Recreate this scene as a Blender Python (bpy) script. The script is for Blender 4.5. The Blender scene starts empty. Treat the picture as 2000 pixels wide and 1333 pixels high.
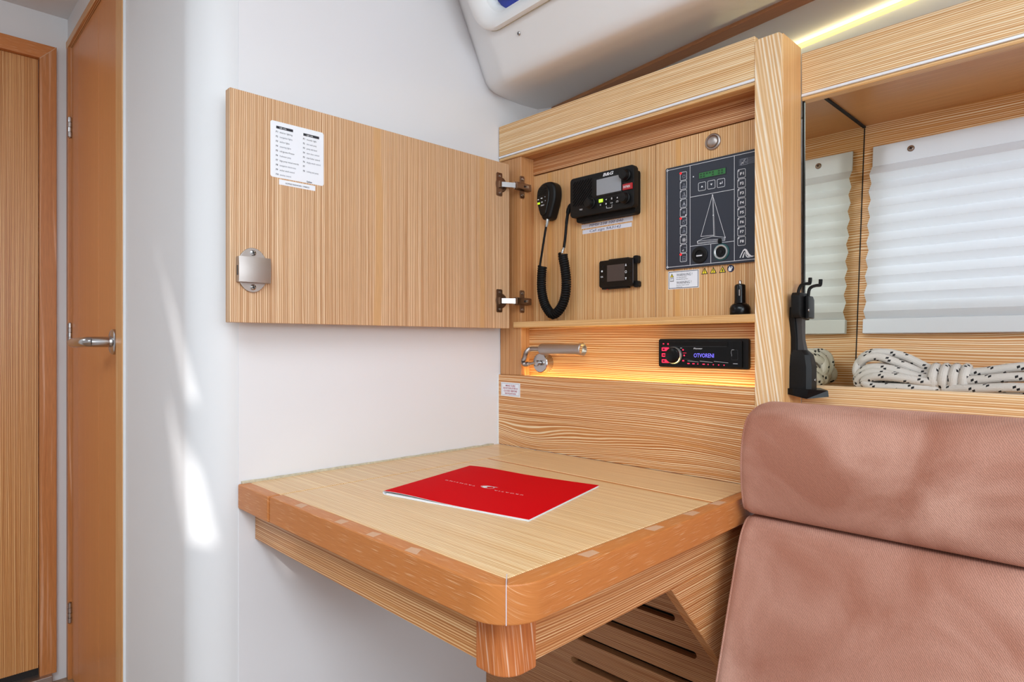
import bpy, bmesh, math, random
from mathutils import Vector, Matrix

SC = bpy.context.scene
COL = SC.collection
H = 0.964            # eye height of the camera; heights below are written relative to it
PI = math.pi

# ------------------------------------------------------------------ camera
cam = bpy.data.cameras.new('camera'); cam.sensor_width = 36.0; cam.lens = 36.0 * 1227.0 / 2000.0
cam.shift_y = 0.00175; cam.clip_start = 0.02
cam_o = bpy.data.objects.new('camera', cam); COL.objects.link(cam_o)
cam_o.location = (0, 0, H); cam_o.rotation_euler = (PI / 2, 0, math.radians(45.5))
SC.camera = cam_o

# ------------------------------------------------------------------ world, sun, daylight through the hatches, added fill
W = bpy.data.worlds.new('sky'); SC.world = W; W.use_nodes = True
bg = W.node_tree.nodes['Background']; bg.inputs[0].default_value = (0.80, 0.90, 1.0, 1); bg.inputs[1].default_value = 3.2

def aim(loc, target):
    return (Vector(target) - Vector(loc)).to_track_quat('-Z', 'Y').to_euler()
def area(name, loc, target, sx, sy, power, col):
    l = bpy.data.lights.new(name, 'AREA'); l.shape = 'RECTANGLE'; l.size = sx; l.size_y = sy
    l.energy = power; l.color = col
    o = bpy.data.objects.new(name, l); COL.objects.link(o)
    o.location = (loc[0], loc[1], loc[2] + H); t = (target[0], target[1], target[2] + H)
    o.rotation_euler = aim(o.location, t)
    return o
DAY = (0.80, 0.91, 0.99)
area('companionway_light', (1.20, -0.28, 0.52), (-0.80, 0.60, -0.05), 0.9, 0.7, 13, DAY)
area('deck_hatch_light', (0.10, -0.48, 0.92), (0.10, -0.46, -0.9), 1.1, 0.8, 27, DAY)
area('low_fill_light', (1.76, -0.95, -0.22), (-0.90, 0.85, 0.4), 1.5, 1.1, 16, DAY)  # added low fill, aimed up to brighten the moulding underside
area('side_fill_light', (1.60, 0.40, 0.25), (-0.60, 1.10, 0.50), 0.9, 0.4, 9, DAY)  # added unseen fill for moulding and deckhead, no actual window here
area('forward_hatch_light', (-1.75, -0.95, 0.92), (-1.75, -0.9, -0.9), 0.6, 0.6, 7, DAY)
SUN_DIR = Vector((-0.80, 0.42, -0.46)).normalized()      # direction the sunlight travels
sun = bpy.data.lights.new('sun', 'SUN'); sun.energy = 3.4; sun.angle = math.radians(0.7); sun.color = (1.0, 0.98, 0.95)
sun_o = bpy.data.objects.new('sun', sun); COL.objects.link(sun_o)
sun_o.location = (3, -3, 4); sun_o.rotation_euler = SUN_DIR.to_track_quat('-Z', 'Y').to_euler()

vs = SC.view_settings
SC.display_settings.display_device = 'sRGB'
vs.view_transform = 'Standard'; vs.look = 'None'; vs.gamma = 1.0; vs.exposure = 0.0; vs.use_curve_mapping = False

# ------------------------------------------------------------------ materials
def lin(c):
    def f(v):
        v /= 255.0
        return v / 12.92 if v <= 0.04045 else ((v + 0.055) / 1.055) ** 2.4
    return (f(c[0]), f(c[1]), f(c[2]), 1.0)
M = {}
def plain(name, col, rough=0.5, metal=0.0, coat=0.0, noise=0.0, nscale=30.0, bump=0.0, bscale=200.0, spec=0.5):
    m = bpy.data.materials.new(name); m.use_nodes = True; nt = m.node_tree; b = nt.nodes['Principled BSDF']
    b.inputs['Roughness'].default_value = rough; b.inputs['Metallic'].default_value = metal
    b.inputs['Coat Weight'].default_value = coat; b.inputs['Specular IOR Level'].default_value = spec
    b.inputs['Base Color'].default_value = lin(col)
    tc = nt.nodes.new('ShaderNodeTexCoord')
    if noise > 0:
        n = nt.nodes.new('ShaderNodeTexNoise'); n.inputs['Scale'].default_value = nscale; n.inputs['Detail'].default_value = 4
        nt.links.new(tc.outputs['Object'], n.inputs['Vector'])
        mx = nt.nodes.new('ShaderNodeMix'); mx.data_type = 'RGBA'
        c = lin(col); mx.inputs[6].default_value = tuple(v * (1 - noise) for v in c[:3]) + (1,)
        mx.inputs[7].default_value = tuple(min(1, v * (1 + noise)) for v in c[:3]) + (1,)
        nt.links.new(n.outputs['Fac'], mx.inputs[0]); nt.links.new(mx.outputs[2], b.inputs['Base Color'])
    if bump > 0:
        n2 = nt.nodes.new('ShaderNodeTexNoise'); n2.inputs['Scale'].default_value = bscale; n2.inputs['Detail'].default_value = 3
        nt.links.new(tc.outputs['Object'], n2.inputs['Vector'])
        bp = nt.nodes.new('ShaderNodeBump'); bp.inputs['Strength'].default_value = bump; bp.inputs['Distance'].default_value = 0.002
        nt.links.new(n2.outputs['Fac'], bp.inputs['Height']); nt.links.new(bp.outputs[0], b.inputs['Normal'])
    M[name] = m
    return m
def glow(name, col, strength):
    m = bpy.data.materials.new(name); m.use_nodes = True; b = m.node_tree.nodes['Principled BSDF']
    b.inputs['Base Color'].default_value = lin(col); b.inputs['Emission Color'].default_value = lin(col)
    b.inputs['Emission Strength'].default_value = strength
    M[name] = m
    return m

def wood(name, grain, freq=170, along=3.0, warp=0.004, wscale=(9, 2.0), dark=(186, 128, 76), base=(214, 166, 112),
         pale=(240, 212, 174), rough=0.42, tilt=0.0, line=0.6, coat=0.0, bump=0.12, tone=0.22, seed=0.0, flame=None, lines=0, bands=None):
    """Brushed, limed oak veneer: pale lime in the open grain lines between tan and brown wood."""
    m = bpy.data.materials.new(name); m.use_nodes = True; nt = m.node_tree; N = nt.nodes; L = nt.links
    b = N['Principled BSDF']; b.inputs['Roughness'].default_value = rough; b.inputs['Coat Weight'].default_value = coat
    b.inputs['Coat Roughness'].default_value = 0.12
    tc = N.new('ShaderNodeTexCoord'); sp = N.new('ShaderNodeSeparateXYZ'); L.new(tc.outputs['Object'], sp.inputs[0])
    idx = 'XYZ'.index(grain); oth = [i for i in range(3) if i != idx]
    def math_(op, a, c, d=None):
        n = N.new('ShaderNodeMath'); n.operation = op
        for k, v in enumerate((a, c, d)):
            if v is None: continue
            if isinstance(v, (int, float)): n.inputs[k].default_value = v
            else: L.new(v, n.inputs[k])
        return n.outputs[0]
    g = sp.outputs[idx]
    a = math_('ADD', sp.outputs[oth[0]], sp.outputs[oth[1]])
    a = math_('MULTIPLY_ADD', g, tilt, a)
    def noise(av, gv, sa, sg, detail, rough_, off):
        c = N.new('ShaderNodeCombineXYZ')
        L.new(math_('MULTIPLY', av, sa), c.inputs[0]); L.new(math_('MULTIPLY', gv, sg), c.inputs[1]); c.inputs[2].default_value = off + seed
        n = N.new('ShaderNodeTexNoise'); n.inputs['Scale'].default_value = 1.0
        n.inputs['Detail'].default_value = detail; n.inputs['Roughness'].default_value = rough_
        L.new(c.outputs[0], n.inputs['Vector'])
        return n.outputs['Fac']
    w1 = math_('SUBTRACT', noise(a, g, wscale[0], wscale[1], 1.0, 0.4, 1.7), 0.5)
    amp = warp
    if flame:                       # (edge0, edge1, extra): stronger figure towards edge0 of the board
        mr = N.new('ShaderNodeMapRange'); mr.interpolation_type = 'SMOOTHSTEP'; L.new(a, mr.inputs[0])
        mr.inputs[1].default_value = flame[0]; mr.inputs[2].default_value = flame[1]; mr.inputs[3].default_value = warp + flame[2]; mr.inputs[4].default_value = warp
        amp = mr.outputs[0]
    a2 = math_('MULTIPLY_ADD', w1, amp, a)
    w2 = math_('SUBTRACT', noise(a, g, 60, 14, 1.0, 0.5, 4.1), 0.5)
    a3 = math_('MULTIPLY_ADD', w2, 0.0016, a2)
    fine = noise(a3, g, freq, along, 1.0, 0.45, 0.0)
    if lines:                       # evenly spaced growth rings of quarter-sawn oak, slightly irregular
        ph = math_('MULTIPLY_ADD', math_('SUBTRACT', noise(a3, g, lines * 0.30, 1.6, 1.0, 0.5, 11.0), 0.5), 1.5, math_('MULTIPLY', a3, lines))
        wv = math_('SINE', math_('MULTIPLY', ph, 2 * PI), 0.0)
        wv = math_('MULTIPLY_ADD', math_('MULTIPLY', wv, math_('ABSOLUTE', wv, 0.0)), 0.5, math_('MULTIPLY', wv, 0.5))
        fine = math_('MULTIPLY_ADD', wv, 0.165, math_('MULTIPLY_ADD', math_('SUBTRACT', fine, 0.5), 0.60, 0.5))
    broad = noise(a2, g, 16, 0.8, 2.0, 0.5, 7.3)
    pore = noise(a3, g, freq * 4.0, 30, 1.0, 0.5, 2.2)
    r = N.new('ShaderNodeValToRGB'); L.new(fine, r.inputs[0]); e = r.color_ramp.elements
    mid = tuple((lin(base)[i] * 0.5 + lin(pale)[i] * 0.5) for i in range(3)) + (1,)
    e[0].position = 0.30; e[0].color = lin(dark)
    e[1].position = 0.47; e[1].color = lin(base)
    for p, c in ((0.46 + 0.12 * (1.2 - line), lin(base)), (0.56 + 0.10 * (1.2 - line), mid), (0.66 + 0.10 * (1.2 - line), lin(pale))):
        x = e.new(min(p, 0.99)); x.color = c
    colour = r.outputs[0]
    for bc, bw in (bands or []):    # broad plain streaks of flat-sawn wood between the lines
        wob = math_('MULTIPLY_ADD', math_('SUBTRACT', noise(a, g, 3, 5.0, 2.0, 0.5, 15.0 + bc), 0.5), bw * 2.2, math_('SUBTRACT', a, bc))
        mk = N.new('ShaderNodeMapRange'); mk.interpolation_type = 'SMOOTHSTEP'; L.new(math_('ABSOLUTE', wob, 0.0), mk.inputs[0])
        mk.inputs[1].default_value = bw * 0.5; mk.inputs[2].default_value = bw; mk.inputs[3].default_value = 0.95; mk.inputs[4].default_value = 0.0
        mx = N.new('ShaderNodeMix'); mx.data_type = 'RGBA'; L.new(mk.outputs[0], mx.inputs[0]); L.new(colour, mx.inputs[6])
        mx.inputs[7].default_value = tuple(lin(base)[i] * k_ for i, k_ in enumerate((1.06, 1.04, 0.92))) + (1,); colour = mx.outputs[2]
    hsv = N.new('ShaderNodeHueSaturation'); L.new(colour, hsv.inputs['Color'])
    L.new(math_('MULTIPLY_ADD', broad, tone * 2, 1.0 - tone), hsv.inputs['Value'])
    hs2 = N.new('ShaderNodeHueSaturation'); L.new(hsv.outputs[0], hs2.inputs['Color'])
    L.new(math_('MULTIPLY_ADD', pore, 0.36, 0.82), hs2.inputs['Value'])
    L.new(hs2.outputs[0], b.inputs['Base Color'])
    if bump > 0:
        bp = N.new('ShaderNodeBump'); bp.inputs['Strength'].default_value = bump; bp.inputs['Distance'].default_value = 0.0008
        L.new(fine, bp.inputs['Height']); L.new(bp.outputs[0], b.inputs['Normal'])
    M[name] = m
    return m

OR_D, OR_B, OR_P = (176, 108, 56), (206, 146, 88), (240, 214, 172)
LT_D, LT_B, LT_P = (198, 148, 96), (222, 180, 128), (242, 218, 182)
wood('oak_door', 'Z', 420, 1.5, 0.016, (9, 1.0), (172, 124, 84), (200, 156, 114), (234, 204, 170), line=0.75, tone=0.06, lines=293, bands=[(-0.662, 0.011), (-0.392, 0.009)])
wood('oak_back', 'Z', 420, 1.5, 0.010, (12, 1.2), (184, 124, 72), (212, 160, 102), (244, 214, 168), line=0.75, tone=0.08, lines=293, bands=[(0.162, 0.007), (-0.175, 0.006)])
wood('oak_side', 'Z', 420, 1.5, 0.006, (8, 1.5), (170, 106, 58), (196, 138, 84), (224, 180, 130), line=0.6, tone=0.08, lines=300)
wood('oak_fascia', 'X', 420, 1.5, 0.014, (9, 1.5), (202, 146, 88), (226, 182, 126), (246, 226, 192), line=0.85, tone=0.05, lines=312)
wood('oak_panel', 'X', 520, 1.8, 0.020, (9, 2.6), (178, 106, 52), (207, 143, 81), (248, 224, 184), line=0.72, tone=0.05, seed=3.0, flame=(0.004, 0.060, 0.100), lines=270)
wood('oak_niche', 'X', 480, 1.8, 0.026, (12, 2.0), (178, 108, 54), (206, 144, 82), (244, 216, 170), line=0.66, tone=0.06, seed=9.0, lines=240)
wood('oak_board', 'X', 420, 1.8, 0.010, (8, 2), (150, 86, 44), (184, 120, 68), (226, 186, 142), line=0.65, tone=0.06, lines=300)
wood('oak_shelf', 'X', 420, 1.6, 0.010, (8, 2), (196, 138, 80), (220, 172, 112), (240, 208, 158), line=0.55, tone=0.06, lines=337)
wood('oak_post', 'Z', 260, 2.6, 0.020, (9, 1.5), (218, 170, 116), (230, 190, 140), (248, 230, 204), line=0.8, tilt=0.16, tone=0.05, lines=150)
wood('oak_post_side', 'Z', 420, 1.2, 0.010, (8, 1.0), (192, 128, 70), (216, 162, 102), (240, 204, 152), line=0.55, tone=0.12, lines=275)
wood('oak_top', 'X', 560, 1.6, 0.020, (8, 1.0), (206, 156, 100), (226, 184, 130), (248, 224, 182), line=0.8, tone=0.05, rough=0.34, lines=320)
wood('oak_edge', 'X', 1300, 26.0, 0.002, (8, 2), (188, 112, 54), (197, 122, 62), (236, 196, 154), line=-0.25, tone=0.06, bump=0.05)
wood('oak_edge_side', 'Y', 1300, 26.0, 0.002, (8, 2), (188, 112, 54), (197, 122, 62), (236, 196, 154), line=-0.25, tone=0.06, bump=0.05)
wood('oak_apron', 'X', 420, 1.6, 0.012, (8, 2), (172, 106, 56), (202, 142, 86), (238, 202, 154), line=0.66, tone=0.06, lines=300)
wood('oak_apron_side', 'Y', 420, 1.6, 0.022, (9, 2), (164, 96, 50), (196, 132, 78), (238, 200, 152), line=0.66, tone=0.06, lines=300)
wood('oak_corner', 'Z', 330, 14.0, 0.020, (8, 4), (178, 96, 46), (194, 114, 60), (228, 184, 156), line=0.4, tone=0.08, tilt=0.15)
wood('oak_slats', 'X', 620, 3.0, 0.020, (8, 2), (150, 90, 50), (180, 122, 76), (218, 174, 128), line=0.6, tone=0.06, lines=330)
wood('oak_hull', 'X', 420, 1.7, 0.040, (11, 1.8), (190, 122, 64), (214, 154, 92), (250, 230, 198), line=0.66, tone=0.06, seed=5.0, lines=190)
wood('oak_soffit', 'X', 620, 5.0, 0.006, (8, 2), (182, 126, 76), (196, 138, 84), (210, 156, 104), line=0.3, tone=0.06, rough=0.3)
wood('oak_leaf', 'Z', 420, 1.4, 0.010, (8, 1), (158, 92, 42), (196, 134, 74), (232, 188, 132), line=0.66, tone=0.06, rough=0.35, lines=287)
wood('oak_jamb', 'Z', 120, 2.0, 0.050, (12, 1.5), (178, 108, 56), (188, 120, 66), (212, 160, 124), line=0.1, tone=0.08, rough=0.4)
wood('varnished_leaf', 'Z', 900, 1.2, 0.002, (8, 1), (202, 128, 72), (208, 136, 78), (216, 148, 90), line=0.5, tone=0.04, rough=0.38, bump=0.0, coat=0.0)
wood('oak_casing', 'Z', 520, 3.0, 0.004, (8, 1), (196, 134, 78), (214, 158, 102), (232, 190, 142), line=0.3, tone=0.06)
wood('oak_batten', 'X', 520, 3.0, 0.004, (8, 1), (186, 128, 88), (198, 140, 98), (208, 152, 110), line=0.2, tone=0.06)

plain('gelcoat', (224, 223, 224), 0.55, noise=0.012, nscale=3)
plain('laminate', (230, 228, 230), 0.45, noise=0.01, nscale=4)
plain('moulding_white', (240, 240, 240), 0.4, noise=0.012, nscale=5)
plain('headliner', (244, 243, 243), 0.8, noise=0.02, nscale=6, bump=0.1, bscale=500)
plain('board_white', (236, 240, 242), 0.5)
plain('sealant', (196, 186, 162), 0.6, noise=0.45, nscale=160)
plain('floor_teak', (150, 118, 90), 0.4, noise=0.15, nscale=18)
plain('chrome', (190, 188, 188), 0.22, 1.0)
plain('satin_steel', (182, 173, 168), 0.42, 1.0, bump=0.03, bscale=600)
plain('dark_steel', (150, 128, 112), 0.28, 1.0)
plain('strip_metal', (240, 242, 248), 0.35, 0.15)
plain('black_gloss', (8, 8, 9), 0.25, spec=0.3)
plain('black_plastic', (11, 11, 12), 0.48, spec=0.3, bump=0.05, bscale=900)
plain('black_rubber', (7, 7, 8), 0.6, spec=0.25)
plain('grey_plastic', (58, 58, 60), 0.45)
plain('ink', (34, 34, 44), 0.6)
plain('ink_soft', (96, 98, 110), 0.6)
plain('ink_blue', (32, 38, 96), 0.6)
plain('ink_red', (170, 20, 60), 0.6)
plain('print_white', (232, 234, 238), 0.5)
plain('print_grey', (150, 156, 170), 0.5)
plain('paper', (238, 240, 246), 0.45)
plain('tape_white', (226, 228, 240), 0.4)
plain('navy_panel', (38, 43, 56), 0.4)
plain('navy_dark', (24, 28, 40), 0.4)
plain('screen_grey', (150, 154, 160), 0.25)
plain('screen_brown', (72, 62, 60), 0.3)
plain('red_plastic', (178, 26, 34), 0.35)
plain('yellow_sign', (250, 226, 40), 0.5)
plain('navy_sign', (22, 30, 66), 0.5)
plain('cover_red', (212, 8, 20), 0.6, spec=0.02)
plain('page_white', (240, 240, 242), 0.6)
plain('joint_white', (212, 200, 206), 0.6)
plain('plugged', (208, 164, 130), 0.5, noise=0.1, nscale=300)
plain('gap_dark', (28, 24, 22), 0.8)
plain('teal_rim', (20, 84, 84), 0.4)
plain('silver_rim', (186, 190, 190), 0.3, 0.8)
plain('blue_fender', (36, 52, 150), 0.25)
plain('mirror_glass', (226, 224, 206), 0.01, 1.0)
glow('led_red', (255, 24, 30), 1.6)
glow('button_red', (255, 40, 80), 0.9)
glow('digit_violet', (120, 110, 255), 1.0)
glow('key_green', (190, 240, 40), 0.75)
glow('lcd_green', (40, 100, 50), 0.35)
plain('lcd_text', (22, 62, 34), 0.4)
glow('led_warm', (255, 228, 140), 1.05)

def velvet():
    m = bpy.data.materials.new('velvet'); m.use_nodes = True; nt = m.node_tree; N = nt.nodes; L = nt.links
    b = N['Principled BSDF']; b.inputs['Roughness'].default_value = 0.85
    b.inputs['Sheen Weight'].default_value = 0.35; b.inputs['Sheen Roughness'].default_value = 0.4
    b.inputs['Sheen Tint'].default_value = lin((235, 190, 170))
    tc = N.new('ShaderNodeTexCoord')
    n1 = N.new('ShaderNodeTexNoise'); n1.inputs['Scale'].default_value = 6.5; n1.inputs['Detail'].default_value = 5; n1.inputs['Distortion'].default_value = 0.9
    L.new(tc.outputs['Object'], n1.inputs['Vector'])
    r = N.new('ShaderNodeValToRGB'); L.new(n1.outputs['Fac'], r.inputs[0]); e = r.color_ramp.elements
    e[0].position = 0.34; e[0].color = lin((172, 112, 90)); e[1].position = 0.64; e[1].color = lin((212, 160, 140))
    mp = N.new('ShaderNodeMapping'); mp.inputs['Rotation'].default_value = (0, math.radians(-52), 0); L.new(tc.outputs['Object'], mp.inputs[0])
    wv = N.new('ShaderNodeTexWave'); wv.inputs['Scale'].default_value = 150; wv.inputs['Distortion'].default_value = 3.5; wv.inputs['Detail Scale'].default_value = 3
    wv.bands_direction = 'Z'; L.new(mp.outputs[0], wv.inputs['Vector'])
    mx = N.new('ShaderNodeMix'); mx.data_type = 'RGBA'; mx.blend_type = 'MULTIPLY'; mx.inputs[0].default_value = 0.30
    L.new(r.outputs[0], mx.inputs[6]); L.new(wv.outputs['Color'], mx.inputs[7]); L.new(mx.outputs[2], b.inputs['Base Color'])
    bp = N.new('ShaderNodeBump'); bp.inputs['Strength'].default_value = 0.25; bp.inputs['Distance'].default_value = 0.001
    L.new(wv.outputs['Fac'], bp.inputs['Height']); L.new(bp.outputs[0], b.inputs['Normal'])
    M['velvet'] = m
velvet()
def blind_cloth():
    m = bpy.data.materials.new('blind_cloth'); m.use_nodes = True; nt = m.node_tree; N = nt.nodes; L = nt.links
    b = N['Principled BSDF']; b.inputs['Roughness'].default_value = 0.85; b.inputs['Base Color'].default_value = lin((238, 239, 240))
    t = N.new('ShaderNodeBsdfTranslucent'); t.inputs[0].default_value = lin((238, 238, 240))
    mx = N.new('ShaderNodeMixShader'); mx.inputs[0].default_value = 0.35
    L.new(b.outputs[0], mx.inputs[1]); L.new(t.outputs[0], mx.inputs[2]); L.new(mx.outputs[0], N['Material Output'].inputs[0])
    tc = N.new('ShaderNodeTexCoord'); n = N.new('ShaderNodeTexNoise'); n.inputs['Scale'].default_value = 700
    L.new(tc.outputs['Object'], n.inputs['Vector'])
    bp = N.new('ShaderNodeBump'); bp.inputs['Strength'].default_value = 0.15; bp.inputs['Distance'].default_value = 0.001
    L.new(n.outputs['Fac'], bp.inputs['Height']); L.new(bp.outputs[0], b.inputs['Normal'])
    M['blind_cloth'] = m
blind_cloth()
def rope_mat():
    m = bpy.data.materials.new('rope_braid'); m.use_nodes = True; nt = m.node_tree; N = nt.nodes; L = nt.links
    b = N['Principled BSDF']; b.inputs['Roughness'].default_value = 0.8
    uv = N.new('ShaderNodeUVMap'); uv.uv_map = 'UVMap'; sp = N.new('ShaderNodeSeparateXYZ'); L.new(uv.outputs[0], sp.inputs[0])
    def mt(op, a, c=None):
        n = N.new('ShaderNodeMath'); n.operation = op
        for k, v in enumerate((a, c)):
            if v is None: continue
            if isinstance(v, (int, float)): n.inputs[k].default_value = v
            else: L.new(v, n.inputs[k])
        return n.outputs[0]
    u = sp.outputs[0]; v = sp.outputs[1]           # u metres along, v 0..1 around
    def fleck(u0, v0, du, dv):
        uu = mt('ABSOLUTE', mt('SUBTRACT', mt('FRACT', mt('ADD', mt('MULTIPLY', u, 1 / 0.019), u0)), 0.5))
        vv = mt('ABSOLUTE', mt('SUBTRACT', mt('FRACT', mt('ADD', mt('ADD', mt('MULTIPLY', v, 2.0), mt('MULTIPLY', u, 18.0)), v0)), 0.5))
        return mt('MULTIPLY', mt('LESS_THAN', uu, du), mt('LESS_THAN', vv, dv))
    f = mt('MAXIMUM', fleck(0.0, 0.0, 0.11, 0.085), fleck(0.24, 0.24, 0.11, 0.085))
    k1 = mt('SINE', mt('MULTIPLY', mt('ADD', mt('MULTIPLY', u, 420.0), mt('MULTIPLY', v, 8.0)), 2 * PI))
    k2 = mt('SINE', mt('MULTIPLY', mt('SUBTRACT', mt('MULTIPLY', u, 420.0), mt('MULTIPLY', v, 8.0)), 2 * PI))
    k = mt('MULTIPLY', k1, k2)
    mx = N.new('ShaderNodeMix'); mx.data_type = 'RGBA'; L.new(f, mx.inputs[0])
    mx.inputs[6].default_value = lin((214, 206, 198)); mx.inputs[7].default_value = lin((26, 24, 26))
    L.new(mx.outputs[2], b.inputs['Base Color'])
    bp = N.new('ShaderNodeBump'); bp.inputs['Strength'].default_value = 0.35; bp.inputs['Distance'].default_value = 0.001
    L.new(k, bp.inputs['Height']); L.new(bp.outputs[0], b.inputs['Normal'])
    M['rope_braid'] = m
rope_mat()
def glass_mat():
    m = bpy.data.materials.new('port_glass'); m.use_nodes = True; b = m.node_tree.nodes['Principled BSDF']
    b.inputs['Base Color'].default_value = (1, 1, 1, 1); b.inputs['Roughness'].default_value = 0.0; b.inputs['Transmission Weight'].default_value = 1.0
    b.inputs['IOR'].default_value = 1.1
    M['port_glass'] = m
glass_mat()

# ------------------------------------------------------------------ mesh building
class Fr:
    """A local frame: a*u + b*v + c*n from an origin (heights relative to the eye)."""
    def __init__(s, o=(0, 0, 0), u=(1, 0, 0), v=(0, 1, 0), n=(0, 0, 1)):
        s.o = Vector(o); s.u = Vector(u); s.v = Vector(v); s.n = Vector(n)
    def __call__(s, p):
        return s.o + s.u * p[0] + s.v * p[1] + s.n * p[2]
def onY(x, y, z): return Fr((x, y, z), (1, 0, 0), (0, 0, 1), (0, -1, 0))     # on a face that looks to -Y
def onX(x, y, z): return Fr((x, y, z), (0, 1, 0), (0, 0, 1), (1, 0, 0))      # on a face that looks to +X
ID = Fr()
_txt = {}
def text_mesh(body, shear=0.0, bold=0.0, space=1.0):
    key = (body, shear, bold, space)
    if key not in _txt:
        c = bpy.data.curves.new('lettering', 'FONT'); c.body = body; c.size = 1.0; c.shear = shear; c.offset = bold
        c.space_character = space; c.resolution_u = 2; c.align_x = 'LEFT'
        o = bpy.data.objects.new('lettering', c); COL.objects.link(o)
        bpy.context.view_layer.update()
        me = bpy.data.meshes.new_from_object(o.evaluated_get(bpy.context.evaluated_depsgraph_get()))
        vs_ = [v.co.copy() for v in me.vertices]; fs = [tuple(p.vertices) for p in me.polygons]
        bpy.data.objects.remove(o); bpy.data.curves.remove(c); bpy.data.meshes.remove(me)
        _txt[key] = (vs_, fs)
    return _txt[key]

class MB:
    def __init__(s, fr=ID):
        s.v = []; s.f = []; s.m = []; s.mats = []; s.uv = {}; s.fr = fr; s.bev = False
    def mi(s, mat):
        if mat not in s.mats: s.mats.append(mat)
        return s.mats.index(mat)
    def add(s, verts, faces, mat, uvs=None):
        o = len(s.v); k = s.mi(mat)
        s.v += [s.fr(p) for p in verts]
        for i, f in enumerate(faces):
            if uvs: s.uv[len(s.f)] = uvs[i]
            s.f.append(tuple(o + j for j in f)); s.m.append(k)
        return s
    def bm(s, b, mat):
        b.verts.ensure_lookup_table(); b.verts.index_update()
        s.add([v.co[:] for v in b.verts], [[v.index for v in f.verts] for f in b.faces], mat); b.free()
        return s
    def box(s, x0, x1, y0, y1, z0, z1, mat, bev=0.0, seg=2):
        b = bmesh.new(); bmesh.ops.create_cube(b, size=1.0)
        for v in b.verts:
            v.co = Vector(((x0 + x1) / 2 + v.co.x * (x1 - x0), (y0 + y1) / 2 + v.co.y * (y1 - y0), (z0 + z1) / 2 + v.co.z * (z1 - z0)))
        if bev > 0: s.bev = True; bmesh.ops.bevel(b, geom=b.edges[:], offset=bev, segments=seg, profile=0.5, affect='EDGES')
        return s.bm(b, mat)
    def prism(s, poly, c0, c1, mat, bev=0.0, seg=2, axis=2):
        """Polygon (counter-clockwise) in the local a,b plane, from c0 to c1; axis 0/1 puts the polygon in b,c or c,a."""
        b = bmesh.new(); n = len(poly)
        def put(p, c): return (p[0], p[1], c) if axis == 2 else ((c, p[0], p[1]) if axis == 0 else (p[1], c, p[0]))
        lo = [b.verts.new(put(p, c0)) for p in poly]; hi = [b.verts.new(put(p, c1)) for p in poly]
        top = b.faces.new(hi); bot = b.faces.new(lo[::-1])
        for i in range(n): b.faces.new((lo[i], lo[(i + 1) % n], hi[(i + 1) % n], hi[i]))
        bmesh.ops.recalc_face_normals(b, faces=b.faces[:])
        if bev > 0:
            s.bev = True; ed = set(top.edges) | set(bot.edges)
            bmesh.ops.bevel(b, geom=list(ed), offset=bev, segments=seg, profile=0.5, affect='EDGES')
        return s.bm(b, mat)
    def rbox(s, a0, a1, b0, b1, c0, c1, r, mat, bev=0.0, k=5):
        return s.prism(rrect(a0, a1, b0, b1, r, k), c0, c1, mat, bev)
    def poly(s, pts, c, mat):
        return s.add([(p[0], p[1], c) for p in pts], [tuple(range(len(pts)))], mat)
    def quad(s, a0, a1, b0, b1, c, mat):
        return s.poly([(a0, b0), (a1, b0), (a1, b1), (a0, b1)], c, mat)
    def line(s, p, q, w, c, mat):
        d = Vector((q[0] - p[0], q[1] - p[1])); d.normalize(); n = Vector((-d.y, d.x)) * w / 2; e = d * w * 0.3
        return s.poly([(p[0] - n.x - e.x, p[1] - n.y - e.y), (q[0] - n.x + e.x, q[1] - n.y + e.y), (q[0] + n.x + e.x, q[1] + n.y + e.y), (p[0] + n.x - e.x, p[1] + n.y - e.y)], c, mat)
    def pline(s, pts, w, c, mat, closed=False):
        for i in range(len(pts) - (0 if closed else 1)): s.line(pts[i], pts[(i + 1) % len(pts)], w, c, mat)
        return s
    def band(s, outer, inner, c, mat):
        n = len(outer)
        return s.add([(p[0], p[1], c) for p in outer] + [(p[0], p[1], c) for p in inner],
                     [(i, (i + 1) % n, n + (i + 1) % n, n + i) for i in range(n)], mat)
    def rline(s, a0, a1, b0, b1, r, w, c, mat, k=4):
        return s.band(rrect(a0, a1, b0, b1, r, k), rrect(a0 + w, a1 - w, b0 + w, b1 - w, max(r - w, 1e-5), k), c, mat)
    def ring(s, x, y, r0, r1, c, mat, k=20):
        f = lambda r: [(x + r * math.cos(2 * PI * i / k), y + r * math.sin(2 * PI * i / k)) for i in range(k)]
        return s.band(f(r1), f(r0), c, mat)
    def disc(s, x, y, r, c, mat, k=20):
        return s.poly([(x + r * math.cos(2 * PI * i / k), y + r * math.sin(2 * PI * i / k)) for i in range(k)], c, mat)
    def lathe(s, prof, mat, at=(0, 0, 0), k=28, axis=2, cap=True):
        """prof = [(radius, height)], turned about the local c axis (or a / b)."""
        vs_ = []; fs = []; n = len(prof)
        for r, h in prof:
            for i in range(k):
                a = 2 * PI * i / k; p = (r * math.cos(a), r * math.sin(a), h)
                if axis == 0: p = (p[2], p[0], p[1])
                elif axis == 1: p = (p[1], p[2], p[0])
                vs_.append((p[0] + at[0], p[1] + at[1], p[2] + at[2]))
        for j in range(n - 1):
            for i in range(k): fs.append((j * k + i, j * k + (i + 1) % k, (j + 1) * k + (i + 1) % k, (j + 1) * k + i))
        if cap:
            if prof[0][0] > 1e-6: fs.append(tuple(range(k))[::-1])
            if prof[-1][0] > 1e-6: fs.append(tuple((n - 1) * k + i for i in range(k)))
        return s.add(vs_, fs, mat)
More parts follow.
